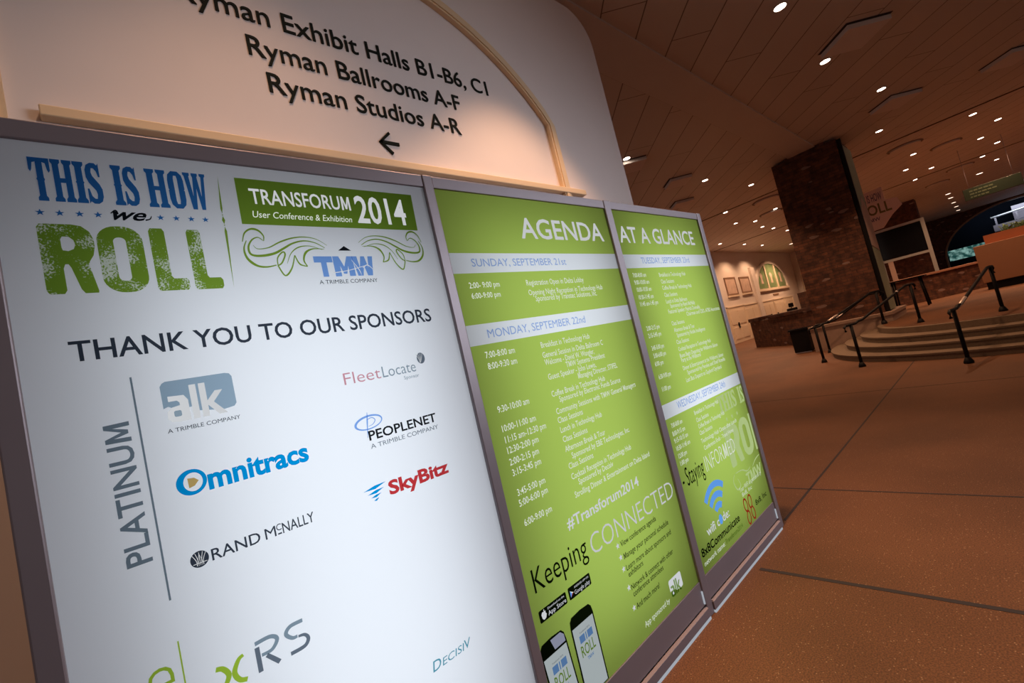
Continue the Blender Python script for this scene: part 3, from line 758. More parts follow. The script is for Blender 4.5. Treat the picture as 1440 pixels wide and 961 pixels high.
FL = [[(0.4005, 2.1473), (0.4024, 2.1641), (0.39, 2.1815), (0.3704, 2.1848), (0.3522, 2.1712), (0.3422, 2.1436)], [(0.3987, 2.1491), (0.3861, 2.1588), (0.3685, 2.1501), (0.3557, 2.1276), (0.3591, 2.1044), (0.386, 2.0998), (0.4237, 2.1076), (0.4535, 2.1241), (0.4843, 2.1418), (0.5201, 2.1507), (0.5541, 2.1445), (0.5822, 2.1276)],
      [(0.3691, 2.1337), (0.3797, 2.1221), (0.4114, 2.1266), (0.4465, 2.1453), (0.4877, 2.1599), (0.5284, 2.1636), (0.5624, 2.1562), (0.5913, 2.1361)], [(0.3532, 2.148), (0.3429, 2.1217), (0.3471, 2.0917), (0.3681, 2.0695), (0.3951, 2.0643), (0.4233, 2.0698)],
      [(0.4273, 2.0686), (0.4426, 2.0352), (0.4661, 2.0588), (0.4824, 2.1016)], [(0.4273, 2.0686), (0.4308, 2.0938), (0.4487, 2.1125), (0.4541, 2.1034), (0.4406, 2.0774), (0.4283, 2.0686)], [(0.4552, 2.0742), (0.4724, 2.1077), (0.4987, 2.1284), (0.5342, 2.1333), (0.5736, 2.121)], [(0.4824, 2.1016), (0.4926, 2.0725), (0.515, 2.0641)], [(0.515, 2.0641), (0.5075, 2.0848), (0.5183, 2.1111), (0.5442, 2.1239), (0.58, 2.123)]]
FWD = [(.002, .007, .002), (.002, .008, .002), (.001, .005, .001), (.002, .008, .003), (.004, .005, .003), (.003, .005, .004), (.001, .004, .001), (.003, .005, .003), (.003, .007, .001)]
for mir in (0, 1):
    for st, w in zip(FL, FWD):
        q = [((1.2915+(0.0)-u_) if mir else u_, v_) for u_, v_ in st]
        if mir: q = [(.6405+(u_-.651)*1.035+.012, v_+.012) for u_, v_ in q]
        p.ribbon(q, *w, 'ink_green', 6)
done(p, 'scroll_flourish', P1, 'pair of green scroll flourishes')
p = Print()

gt = [(.36, 0), (.66, 0), (.66, .70), (1, .70), (1, 1), (0, 1), (0, .70), (.36, .70)]
gm = [(0, 0), (.30, 0), (.30, .52), (.42, .12), (.58, .12), (.70, .52), (.70, 0), (1, 0), (1, 1), (.70, 1), (.5, .48), (.30, 1), (0, 1)]
gw = [(0, 1), (.24, 1), (.30, .40), (.42, 1), (.60, 1), (.71, .40), (.77, 1), (1, 1), (.86, 0), (.62, 0), (.51, .52), (.40, 0), (.15, 0)]
for g, a, c in ((gt, .5375, .5985), (gm, .6005, .670), (gw, .667, .7435)): p.fill([unit(g, a, 2.0275, c, 2.098)], 'ink_tmw')
p.poly([(.6258, 2.1185), (.6713, 2.1185), (.6485, 2.135)], 'ink_black'); T_(p, 'tmwsub', 'ink_dark', 0)
p.ribbon([(.595, 2.040), (.65, 2.048), (.72, 2.066)], .003, .002, .002, 'glow_white', 4, YF-.0006); p.ribbon([(.665, 2.085), (.685, 2.05), (.690, 2.03)], .001, .003, .001, 'glow_white', 4, YF-.0006)
p.ribbon([(.700, 2.055), (.72, 2.066), (.74, 2.045)], .002, .003, .001, 'glow_white', 4, YF-.0006)
done(p, 'company_logo', P1, 'light blue block letter logo under a black roof mark')
p = Print(); T_(p, 'thank', 'ink_dark', .012); done(p, 'thanks_heading', P1, 'dark grey heading THANK YOU TO OUR SPONSORS')
p = Print(); p.text_rot('PLATINUM', .0195, 1.340, 1.679, .0475, 'ink_platinum', .014); done(p, 'tier_heading', P1, 'grey vertical word PLATINUM')
p = Print(); p.rect(.0352, 1.236, .0392, 1.785, 'ink_platinum'); done(p, 'tier_rule', P1, 'thin grey vertical line')
p = Print(); p.text_rot('GOLD', .0205, .915, 1.100, .0475, 'ink_lime', .006); done(p, 'tier_heading', P1, 'green vertical word at the bottom edge'); 
p = Print(); p.rect(.0362, .60, .0392, 1.139, 'ink_lime'); done(p, 'tier_rule', P1, 'thin green vertical line')
# ---- sponsor logos
def alk(p, u0_, v0_, s, face, inkm, y=YF, y2=YF-.0006):
    f = lambda pts: [(u0_+x*s, v0_+z*s) for x, z in pts]
    p.fill([f([(0, .30), (0, .88), (.05, .96), (.12, 1), (1.46, 1), (1.57, .97), (1.62, .88), (1.62, .12), (1.56, .04), (1.30, 0), (.72, .10), (.62, .24), (.30, .20), (.10, .34)])], face, y)
    for pts in ([(.12, .46), (.30, .46), (.35, .40), (.35, .33), (.18, .30), (.07, .20), (.06, .02), (.14, -.08), (.30, -.10), (.54, -.10), (.54, .44), (.46, .58), (.12, .60)],
                [(.60, -.10), (.75, -.10), (.75, .82), (.60, .82)], [(.81, -.10), (.96, -.10), (.96, .20), (1.18, -.10), (1.38, -.10), (1.10, .26), (1.34, .56), (1.16, .56), (.96, .32), (.96, .82), (.81, .82)]):
        p.fill([f(pts)], inkm, y2)
    p.fill([[f([(x, z)])[0] for x, z in rrect(.20, .04, .36, .20, .04)]], face, y2-.0006)
p = Print(); alk(p, .0895, 1.6625, .0985, 'ink_slate', 'glow_white'); p.text('A TRIMBLE COMPANY', .0898, 1.6285, .2516, .0105, 'ink_dark')
done(p, 'sponsor_logo', P1, 'slate blue rounded badge logo with white letters')
p = Print(); (t, a, v_, c, cp) = texts('fleet')[0]
p.text('Fleet', a, v_-.002, a+.128, cp, 'ink_rose', -.006); p.text('Locate', a+.135, v_-.002, c-.004, cp, 'ink_grey', -.006); T_(p, 'fleetsub', 'ink_grey')
p.poly(ellipse(.8475, 1.7065, .0165, .0205, 24), 'ink_midgrey')
for k in (-2, -1, 0, 1): p.ribbon([(.842+.001*k, 1.69), (.846+.004*k, 1.706), (.847+.009*k, 1.724)], .0008, .0016, .0012, 'glow_white', 4, YF-.0006)
done(p, 'sponsor_logo', P1, 'thin rose and grey logo with a striped ball')
p = Print(); T_(p, 'people', 'ink_black', .018); T_(p, 'peoplesub', 'ink_midgrey')
p.fill([ellipse(.605, 1.527, .049, .0235, 36, rot=.08), ellipse(.6065, 1.526, .043, .0185, 36, rot=.08)], 'ink_tmw')
p.ribbon([(.592, 1.478), (.5975, 1.512), (.6035, 1.545), (.606, 1.56)], .001, .005, .001, 'ink_tmw'); p.ribbon([(.600, 1.536), (.618, 1.540), (.628, 1.530), (.618, 1.518), (.602, 1.514)], .002, .003, .001, 'ink_tmw')
done(p, 'sponsor_logo', P1, 'black lettered logo under a pale blue orbit mark')
p = Print(); (t, a, v_, c, cp) = texts('omni')[0]
p.text(t, a, v_, c, cp*.93, 'ink_sky', .034)
p.fill([ellipse(.1190, 1.4945, .0325, .0325, 40), ellipse(.1220, 1.4945, .0205, .0235, 30)], 'ink_sky')
p.fill([[(.111, 1.506), (.125, 1.504), (.134, 1.495), (.124, 1.484), (.112, 1.481)]], 'ink_gold')
done(p, 'sponsor_logo', P1, 'bright blue logo starting with a ring')
p = Print(); (t, a, v_, c, cp) = texts('sky')[0]
p.text(t, a, v_, c, cp, 'ink_red', .036)
for (a0, b0, z0, z1) in ((.541, .620, 1.326, 1.316), (.552, .610, 1.311, 1.302), (.561, .598, 1.297, 1.290), (.569, .588, 1.285, 1.279)):
    p.poly([(a0, z1), ((a0+b0)/2, z1-.002), (b0, z0), ((a0+b0)/2, z0-.001)], 'ink_sky')
done(p, 'sponsor_logo', P1, 'red lettered logo with a blue wing mark')
p = Print(); (t, a, v_, c, cp) = texts('rand')[0]
p.text('RAND', a, v_, a+.112, cp, 'ink_dark', .006); p.text('M', a+.124, v_, a+.151, cp*1.0, 'ink_dark', 0); p.text('C', a+.153, v_+.012, a+.166, cp*.62, 'ink_dark', .004); p.rect(a+.155, v_+.001, a+.165, v_+.005, 'ink_dark')
p.text('NALLY', a+.168, v_, c, cp, 'ink_dark', .006)
p.poly(ellipse(.1065, 1.3035, .0195, .0200, 28), 'ink_dark')
for k in range(-2, 3): p.ribbon([(.1065+.003*k, 1.288), (.1065+.004*k, 1.303), (.1065+.008*k, 1.320)], .0006, .0014, .001, 'glow_white', 4, YF-.0006)
p.ribbon([(.099, 1.289), (.1065, 1.316), (.114, 1.289)], .001, .0025, .001, 'glow_white', 1, YF-.0006); p.rect(.092, 1.2935, .121, 1.2950, 'glow_white', YF-.0006)
done(p, 'sponsor_logo', P1, 'black lettered logo with a globe mark')
p = Print()
p.ribbon([(.098, 1.034), (.112, 1.028), (.122, 1.008), (.112, .988), (.098, .972)], .011, .012, .009, 'ink_lime'); p.ribbon([(.158, 1.036), (.146, 1.030), (.134, 1.006), (.142, .984), (.158, .976)], .008, .012, .011, 'ink_lime')
p.ribbon([(.186, 1.046), (.222, 1.046), (.237, 1.032), (.222, 1.013), (.197, 1.012)], .010, .010, .008, 'ink_grey'); p.ribbon([(.189, 1.036), (.189, .974)], .011, .011, .011, 'ink_midgrey', 2); p.ribbon([(.208, 1.006), (.234, .974)], .010, .011, .011, 'ink_midgrey', 2)
p.ribbon([(.304, 1.045), (.272, 1.045), (.259, 1.031), (.272, 1.014), (.285, 1.012)], .010, .010, .008, 'ink_grey'); p.ribbon([(.287, 1.010), (.303, 1.006), (.310, .992), (.298, .978), (.262, .977)], .006, .010, .010, 'ink_midgrey')
done(p, 'sponsor_logo', P1, 'wide spaced logo in lime and grey')
p = Print(); (t, a, v_, c, cp) = texts('decis')[0]
p.text('D', a, v_, a+.034, cp, 'ink_teal', .004, .2); p.text('ECISI', a+.037, v_, a+.128, cp*.72, 'ink_teal', 0, .2); p.text('V', a+.130, v_, c, cp*.9, 'ink_teal', .004, .2)
done(p, 'sponsor_logo', P1, 'small teal slanted logo')

# ---- agenda panels
p = Print(); T_(p, 'agenda', 'glow_title', .014); done(p, 'agenda_heading', P2, 'white heading AGENDA')
p = Print(); T_(p, 'agenda2', 'glow_title', .014); done(p, 'agenda_heading', P3, 'white heading AT A GLANCE')
for key, par, lab in (('sun', P2, 'blue date line SUNDAY, SEPTEMBER 21st'), ('mon', P2, 'blue date line MONDAY, SEPTEMBER 22nd'), ('tue', P3, 'blue date line TUESDAY, SEPTEMBER 23rd'), ('wed', P3, 'blue date line WEDNESDAY, SEPTEMBER 24th')):
    p = Print(); T_(p, key, 'ink_band', .0); done(p, 'date_line', par, lab)
for k, par in (('1', P2), ('2', P2), ('3', P3), ('4', P3)):
    day = {'1': 'Sunday', '2': 'Monday', '3': 'Tuesday', '4': 'Wednesday'}[k]
    for c_, nm in (('t', 'schedule_time'), ('e', 'schedule_event')):
        for q in texts(c_+k):
            p = Print(); p.text(q[0], q[1], q[2], q[3], q[4], 'glow_soft', .005, 0, 2); done(p, nm, par)
p = Print(); T_(p, 'hash', 'glow_white', .016); done(p, 'hashtag_text', P2, 'white hashtag')
p = Print(); p.text('Keeping', 1.1198, .706, 1.4590, .0905, 'ink_black', -.004); done(p, 'slogan_word', P2, 'black word Keeping')
p = Print(); p.text('CONNECTED', 1.487, .692, 2.2335, .0885, 'glow_title', -.012); done(p, 'slogan_word', P2, 'white thin word CONNECTED')
for q in texts('bul'):
    p = Print(); p.text(q[0], q[1], q[2], q[3], q[4], 'ink_black', .004); done(p, 'bullet_line', P2)
for q in ((1.6635, .653), (1.6655, .598), (1.666, .543), (1.6705, .4525), (1.673, .357)): 
    p = Print(); p.poly(star(q[0]+.002, q[1]+.004, .016), 'glow_white', YF); done(p, 'bullet_star', P2)
p = Print(); T_(p, 'appsp', 'glow_soft', -.004); done(p, 'app_credit', P2, 'white line App sponsored by')
p = Print(); alk(p, 1.982, .2560, .0780*1.0, 'glow_white', 'ink_leaf'); 
done(p, 'sponsor_logo', P2, 'white badge logo with green letters')
p = Print(); p.fill([rrect(1.112, .5915, 1.2745, .638, .006)], 'ink_black')
p.fill([[(1.137, .598), (1.146, .601), (1.152, .613), (1.147, .620), (1.149, .626), (1.142, .628), (1.137, .626), (1.130, .628), (1.124, .620), (1.126, .606), (1.131, .599)]], 'glow_white', YF-.0006); p.poly(ellipse(1.1405, .631, .002, .004, 8, rot=-.6), 'glow_white', YF-.0006)
p.text('Download on the', 1.162, .623, 1.262, .0085, 'glow_white', 0, 0, 2, YF-.0006); p.text('App Store', 1.160, .600, 1.268, .0165, 'glow_white', .004, 0, 2, YF-.0006)
done(p, 'store_badge', P2, 'black badge reading App Store')
p = Print(); p.fill([rrect(1.2895, .5915, 1.4365, .641, .006)], 'ink_black')
for pl, mm in (([(1.299, .600), (1.299, .626), (1.310, .613)], 'glow_wifi'), ([(1.299, .626), (1.321, .613), (1.310, .613)], 'glow_soft'), ([(1.299, .600), (1.310, .613), (1.321, .613)], 'glow_red')): p.poly(pl, mm, YF-.0006)
p.text('ANDROID APP ON', 1.328, .6245, 1.425, .008, 'glow_white', 0, 0, 2, YF-.0006); p.text('Google play', 1.325, .600, 1.428, .0165, 'glow_white', 0, 0, 2, YF-.0006)
done(p, 'store_badge', P2, 'black badge reading Google play')
def phone(name, uL, vT, w, h, scr, tilt, lab, grey):
    p = Print()
    sh = lambda pts: [(uL+x*w+(-(z)*tilt), vT+z) for x, z in pts]
    out = [(0, -h), (1, -h), (1, -.045), (.97, -.018), (.88, -.004), (.5, 0), (.12, -.004), (.03, -.018), (0, -.045)]
    p.fill([sh(out)], 'ink_black')
    if grey: p.poly(sh([(.52, -.052), (.95, -.052), (.95, -.025), (.84, -.009), (.44, -.009)]), 'glow_lilac', YF-.0004)
    p.poly(sh([(.05, -scr), (.95, -scr), (.95, -h+.004), (.05, -h+.004)]), 'glow_screen', YF-.0006)
    f = lambda x, z: (uL+x*w+(-(z)*tilt), vT+z)
    a = f(.28, -scr-.034); c = f(.72, -scr-.034)
    p.text('Transforum 2014', a[0], a[1], c[0], .006, 'ink_dark', 0, 0, 2, YF-.0010)
    for x0, x1 in ((.24, .46), (.50, .54), (.58, .80)):
        a = f(x0, -scr-.072); c = f(x1, -scr-.072); p.rect(a[0], a[1], c[0], a[1]+.03, 'ink_tmw', YF-.0010)
    a = f(.20, -scr-.125); c = f(.80, -scr-.125); p.text('ROLL', a[0], a[1], c[0], .044, 'ink_green', .01, 0, 2, YF-.0010)
    a = f(.38, -scr-.148); c = f(.66, -scr-.148); p.text('TMW', a[0], a[1], c[0], .013, 'ink_tmw', .02, 0, 2, YF-.0010)
    return done(p, name, P2, lab)
phone('phone_picture', 1.2545, .533, .150, .330, .050, .004, 'printed picture of a dark phone, right of the pair', 0)
o = phone('phone_picture', 1.0735, .523, .146, .320, .060, .062, 'printed picture of a phone behind the panel edge, left of the pair', 1)

p = Print(); p.text('- Staying', 2.3535, .688, 2.6275, .105, 'ink_black', -.002); done(p, 'slogan_word', P3, 'black word Staying')
p = Print(); p.text('INFORMED', 2.655, .690, 3.111, .093, 'glow_soft', -.016); done(p, 'slogan_word', P3, 'white thin word INFORMED')
p = Print()
for r_o, r_i in ((.213, .174), (.149, .110), (.085, .046)):
    A = ellipse(2.69, .405, r_o, r_o, 20, PI*.29, PI*.77); B = ellipse(2.69, .405, r_i, r_i, 20, PI*.29, PI*.77)
    p.place(A+B, [(i, i+1, 21+i, 20+i) for i in range(19)], 'glow_wifi')
done(p, 'wifi_symbol', P3, 'blue wireless arcs')
p = Print(); (t, a, v_, c, cp) = texts('wifi')[0]
w_ = c-a
p.text('wifi c', a, v_, a+w_*.545, .052, 'glow_white', .012); p.text('de:', a+w_*.70, v_, c, .052, 'glow_white', .012); p.poly(ellipse(a+w_*.62, v_+.026, .0235, .030, 18), 'glow_wifi')
done(p, 'wifi_text', P3, 'white words wifi code with a blue dot')
p = Print(); T_(p, 'pass', 'ink_black', .018); done(p, 'password_text', P3, 'bold black wifi password')
p = Print(); (t, a, v_, c, cp) = texts('net')[0]
p.text('network name:', a, v_, a+(c-a)*.5, cp, 'glow_soft', -.002); p.text('Transforum2014', a+(c-a)*.52, v_, c, cp, 'ink_leaf', .0); done(p, 'network_text', P3, 'small network name line')
p = Print()
for cx2, cz2, ro in ((3.043, .335, .15), (3.118, .335, -.15), (3.050, .250, -.15), (3.128, .255, .15)):
    p.fill([ellipse(cx2, cz2, .031, .048, 24, rot=ro), ellipse(cx2, cz2, .021, .036, 24, rot=ro)], 'glow_red')
done(p, 'sponsor_logo', P3, 'red looped double eight logo')
p = Print(); T_(p, 'inc', 'ink_black', .006); done(p, 'sponsor_name', P3, 'small black company name')
p = Print(); T_(p, 'fine', 'glow_soft', -.01); p.text('8x8, Inc', 3.03, .395, 3.20, .026, 'glow_soft', -.01); done(p, 'wifi_credit', P3, 'faint white credit line')
p = Print(YF+.0006)
for g, a, c in ((gT, 3.02, 3.11), (gH, 3.10, 3.205), (gI, 3.21, 3.25), (gS, 3.255, 3.32), (gI, 3.375, 3.415)): p.fill([unit(g, a, .965, c, 1.085)], 'glow_ghost')
p.fill([unit(gS[:], 3.418, .965, 3.466, 1.085)], 'glow_ghost')
for k in range(3): p.poly(star(3.10+k*.09, .915, .02), 'glow_ghost')
p.fill([unit(gR, 3.0, .60, 3.225, .87), unit(gRi, 3.0, .60, 3.225, .87)], 'glow_ghost'); p.fill([rrect(3.24, .60, 3.42, .87, .08), rrect(3.30, .65, 3.36, .82, .028)], 'glow_ghost'); p.fill([unit([(0, 0), (1, 0), (1, 1), (0, 1)], 3.44, .60, 3.468, .87)], 'glow_ghost')
p.ribbon([(3.0, .56), (2.96, .52), (2.99, .46), (3.05, .47), (3.03, .52)], .004, .012, .004, 'glow_ghost'); p.ribbon([(3.02, .56), (3.12, .55), (3.2, .52), (3.26, .53)], .004, .010, .004, 'glow_ghost'); p.ribbon([(3.46, .56), (3.38, .55), (3.3, .52)], .004, .010, .004, 'glow_ghost')
p.text('TMW', 3.16, .435, 3.44, .075, 'glow_ghost', .035)
done(p, 'ghost_logo', P3, 'pale green faded event logo')

# ================================================================== platform, steps, kerb
CS = (15.4, -2.9)
def sector(r, xmax, n=48):
    a = math.acos((xmax-CS[0])/r)
    return [(CS[0]+r*math.cos(a+(2*PI-2*a)*i/n), CS[1]+r*math.sin(a+(2*PI-2*a)*i/n)) for i in range(n+1)]
stairs = thing('curved_staircase', 'curved stone staircase of four low steps rising to the raised lobby floor', 'stairs', (CS[0]-3, CS[1], 0))
for i, r in enumerate((5.0, 4.66, 4.30)):
    b = MB(); b.prism(sector(r, 15.88), 'z', PZ/4*i, PZ/4*(i+1), 'step')
    b.prism(sector(r+.02, 15.88), 'z', PZ/4*(i+1)-.03, PZ/4*(i+1)+.001, 'step')
    o = b.build('step', stairs); o.matrix_parent_inverse = stairs.matrix_basis.inverted()
b = MB(); b.prism(sector(3.93, 15.88), 'z', PZ/4*3, PZ, 'step'); o = b.build('step', stairs); o.matrix_parent_inverse = stairs.matrix_basis.inverted()
pl = [q for q in sector(3.80, 15.88)]
b = MB(); b.prism(pl, 'z', PZ, PZ+.004, 'floor'); b.box(15.88, 42, -12, 0.76, 0, PZ+.004, 'floor'); b.box(18.5, 42, 0.76, 2.9, 0, PZ+.004, 'floor')
tag(b.build('floor_raised'), kind='structure')
b = MB()
kp = [(15.9, 2.76), (15.9, 1.02), (15.93, .90), (16.02, .80), (16.15, .77), (18.45, .77), (18.45, 2.76)]
b.prism(kp, 'z', 0, .70, 'kerb'); kq = [(15.87, 2.79), (15.87, 1.02), (15.90, .88), (16.0, .77), (16.15, .74), (18.48, .74), (18.48, 2.79)]
b.prism(kq, 'z', .70, .775, 'kerb')
tag(b.build('column_plinth'), 'pale stone plinth under the large brick column beside the curved steps', 'plinth')
col = thing('brick_column', 'massive dark brick column rising from the stone plinth to the ceiling', 'column', (17.2, 1.85, .775))
b = MB(); b.box(16.4, 18.0, .97, 2.70, .775, ZC-.06, 'brick'); b.box(16.37, 18.03, 1.25, 2.3, ZC-.14, ZC-.002, 'brick')
o = b.build('shaft', col); o.matrix_parent_inverse = col.matrix_basis.inverted()
ban = thing('column_banner', 'tall pale green printed banner hung on the right side of the brick column', 'banner', (17.2, .9, .8))
b = MB(); b.box(16.52, 17.75, .885, .93, .80, ZC-.25, 'banner')
o = b.build('cloth', ban); o.matrix_parent_inverse = ban.matrix_basis.inverted()
b = MB(); b.prism([(16.55, 2.75), (17.7, 2.6), (17.7, 3.8), (17.2, 4.3), (16.55, 3.7)], 'y', .874, .884, 'banner_pink'); o = b.build('printed_figure', ban, ); o.matrix_parent_inverse = ban.matrix_basis.inverted()
b = MB(); b.box(16.44, 16.52, .86, .955, .78, ZC-.1, 'black'); o = b.build('dark_gap_strip', ban); o.matrix_parent_inverse = ban.matrix_basis.inverted()  # solid black strip paints the dark gap between column and banner

# handrails
def handrail(label, p0, p1, z1, h=.90, shine=(.12, .30)):
    root = thing('stair_handrail', label, 'handrail', (p0[0], p0[1], 0), 0, None)
    inv = Matrix.Translation((-p0[0], -p0[1], 0))
    a = Vector((p0[0], p0[1], h)); c = Vector((p1[0], p1[1], z1+h)); d = (c-a); dh = Vector((d.x, d.y, 0)).normalized()
    def pt(o_):
        o_.matrix_parent_inverse = inv; return o_
    for q, zz in ((p0, 0), (p1, z1)):
        b = MB(); b.tube([(q[0], q[1], zz+.02), (q[0], q[1], zz+h-.01)], .030, 'black', 10); ps = pt(b.build('post', root))
        b = MB(); b.tube([(q[0], q[1], zz), (q[0], q[1], zz+.03), (q[0], q[1], zz+.10)], [.065, .065, .034], 'black', 12); b.build('base_flange', ps)
    s0 = a+dh*.25; s1 = c-dh*.18
    path = [a-dh*.20-Vector((0, 0, .12)), a-dh*.22-Vector((0, 0, .03)), a-dh*.16, a, a+dh*.16, s0+Vector((0, 0, .03))]
    path += [s0.lerp(s1, t) for t in (.08, .3, .5, .7, .92)] + [s1, c, c+dh*.12, c+dh*.16-Vector((0, 0, .05)), c+dh*.14-Vector((0, 0, .14))]
    b = MB(); b.tube(path, .026, 'black', 10); pt(b.build('rail', root))
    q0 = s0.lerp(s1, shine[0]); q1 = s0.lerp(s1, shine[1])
    b = MB(); b.tube([q0+Vector((0, 0, .006)), q1+Vector((0, 0, .006))], .027, 'rail_glint', 10); o_ = pt(b.build('rail_highlight', root)); o_['label'] = 'painted highlight on the black rail'  # bright tube paints the downlight's reflection on the black rail
    return root
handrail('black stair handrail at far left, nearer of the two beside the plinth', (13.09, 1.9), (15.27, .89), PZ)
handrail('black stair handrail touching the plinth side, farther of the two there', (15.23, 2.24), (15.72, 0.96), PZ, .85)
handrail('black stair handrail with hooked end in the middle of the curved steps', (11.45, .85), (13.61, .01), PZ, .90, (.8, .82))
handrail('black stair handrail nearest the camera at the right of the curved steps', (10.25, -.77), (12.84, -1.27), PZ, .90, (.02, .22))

# trash bin
tb = thing('trash_bin', 'black square trash bin standing at the left end of the plinth', 'bin', (16.66, 3.22, 0))
b = MB(); b.box(-.25, .25, -.25, .25, .03, .74, 'black', .01); b.build('body', tb)
b = MB(); b.box(-.285, .285, -.285, .285, .74, .80, 'black_gloss', .015); b.build('lid', tb)
b = MB(); b.box(-.22, .22, -.22, .22, 0, .03, 'steel'); b.build('base', tb)

# brick desk on the left
dk = thing('brick_desk', 'long low brick desk standing before the white doors at left', 'desk', (22.95, 6.7, 0), math.atan2(-2.1, -2.35))
L_ = 5.5
b = MB(); b.box(0, L_, -.25, .25, 0, 1.22, 'brick'); b.build('body', dk)
b = MB(); b.box(-.04, 1.1, -.3, .3, 1.225, 1.38, 'brick_far', .01); b.build('end_cap', dk)
b = MB(); b.box(2.0, L_, -.3, .3, 1.225, 1.36, 'brick_far', .01); b.build('raised_top', dk)
b = MB(); b.box(4.75, L_, -.25, .25, 1.365, 1.95, 'brick'); b.build('tall_end', dk)
ch = thing('office_chair', 'black office chair with headrest behind the brick desk', 'chair', (21.7, 4.6, 0), R(225))
for nm, dims in (('seat', (-.25, .25, -.24, .24, .62, .70)), ('backrest', (-.26, -.18, -.22, .22, .76, 1.46)), ('headrest', (-.26, -.19, -.10, .10, 1.50, 1.68))):
    b = MB(); b.box(*dims, 'black', .03); b.build(nm, ch)
b = MB(); b.tube([(0, 0, .06), (0, 0, .62)], .035, 'black'); b.build('gas_stem', ch)
b = MB(); b.tube([(-.22, 0, .66), (-.24, 0, .80), (-.23, 0, 1.52)], .025, 'black', 8); b.build('back_bracket', ch)
b = MB()
for k in range(5): b.tube([(0, 0, .09), (.30*math.cos(2*PI*k/5), .30*math.sin(2*PI*k/5), .04)], .028, 'black', 8)
b.build('star_base', ch)

# ================================================================== left wall with doors and window
LY = 10.4
b = MB(); b.box(17, 45.2, LY, LY+.2, 0, ZC, 'white_wall'); tag(b.build('wall_left'), kind='structure')
b = MB(); b.box(45.0, 45.2, 4.0, LY-.001, 0, ZC, 'white_wall'); tag(b.build('wall_far'), kind='structure')
b = MB(); b.box(34.6, 35.3, LY-.16, LY-.001, 0, 4.9, 'white_wall'); tag(b.build('trim_pilaster'), kind='structure')
def door(n, x0, x1, h, handle):
    d = thing('door_%d' % n, None, None, (x0, LY, 0)); tag(d, kind='structure')
    w = x1-x0
    b = MB(); b.box(.06, w-.06, -.06, -.002, .01, h-.06, 'white_door')
    k = 2 if w > 1.9 else 1
    pw = (w-.12)/k
    for j in range(k):
        for z0, z1 in ((.25, h*.42), (h*.50, h-.3)):
            b.box(.06+j*pw+.14, .06+(j+1)*pw-.14, -.085, -.058, z0, z1, 'white_door', .008)
    b.build('door_leaf', d)
    b = MB(); b.box(0, .06, -.09, 0, 0, h, 'white_door'); b.box(w-.06, w, -.09, 0, 0, h, 'white_door'); b.box(0, w, -.09, 0, h-.06, h, 'white_door'); b.build('door_frame', d)
    for hx in handle:
        b = MB(); b.box(hx*w-.07, hx*w+.07, -.13, -.06, .92, 1.28, 'black', .01); b.build('door_handle', d)
for n, x0, x1, h, hd in ((1, 29.2, 31.9, 2.37, (.42,)), (2, 31.95, 34.5, 2.34, (.3, .78)), (3, 35.4, 37.75, 2.33, (.5,)), (4, 37.8, 40.15, 2.33, (.1,)), (5, 40.2, 42.5, 2.33, (.5,))):
    door(n, x0, x1, h, hd)
def poster(x0, x1, z0, z1, lab):
    t = thing('framed_poster', lab, 'poster', ((x0+x1)/2, LY, z0)); w = (x1-x0)/2; h = z1-z0
    b = MB(); b.box(-w+.08, w-.08, -.035, -.001, .08, h-.08, 'poster'); b.build('paper', t)
    b = MB(); b.strip([(-w, 0), (w, 0), (w, h), (-w, h), (-w, .0001)], [(-w+.1, .1), (w-.1, .1), (w-.1, h-.1), (-w+.1, h-.1), (-w+.1, .1001)], 'y', -.06, -.001, 'poster_frame'); b.build('frame', t)
    b = MB(); b.box(-w-.05, w+.05, -.10, -.001, -.12, -.01, 'white_door'); b.build('ledge', t)
poster(30.0, 31.75, 3.10, 4.32, 'framed pink poster over the left white door, left of the two')
poster(32.45, 34.2, 3.14, 4.28, 'framed pale poster over the left doors, right of the two')
wn = thing('window_1', None, None, (38.75, LY, 3.17)); tag(wn, kind='structure')
def arch_top(x): return 1.98*math.sqrt(max(0, 1-(x/3.25)**2))+.02
for x0, x1 in ((-3.05, -1.2), (-.95, .95), (1.2, 3.05)):
    top = [(x0+(x1-x0)*i/10, arch_top(x0+(x1-x0)*i/10)) for i in range(11)][::-1]
    b = MB(); b.prism([(x0, .08), (x1, .08)]+top, 'y', -.05, -.001, 'glass_green'); b.build('pane', wn)
    b = MB(); xc = (x0+x1)/2; b.prism([(xc-.22, .45), (xc+.25, .45), (xc+.15, .85), (xc+.32, 1.1), (xc, 1.3), (xc-.3, 1.12), (xc-.12, .8)], 'y', -.062, -.051, 'poster'); b.build('etched_figure', wn)
ou = [(3.45*math.cos(PI*i/24), 2.18*math.sin(PI*i/24)+.02) for i in range(25)]; inn = [(3.2*math.cos(PI*i/24), 1.98*math.sin(PI*i/24)+.02) for i in range(25)]
b = MB(); b.strip(ou, inn, 'y', -.12, -.001, 'white_wall'); b.box(-3.5, 3.5, -.14, -.001, -.12, .06, 'white_door')
for xm in (-1.075, 1.075): b.box(xm-.12, xm+.12, -.11, -.001, .06, arch_top(xm), 'white_door')
b.build('window_frame', wn)
dp = thing('door_sign', 'small dark nameplate on the wall between the arched window and the doors', 'sign', (38.9, LY, 2.62))
b = MB(); b.box(-.62, .62, -.04, -.001, 0, .13, 'poster_frame', .01); b.build('plate', dp)
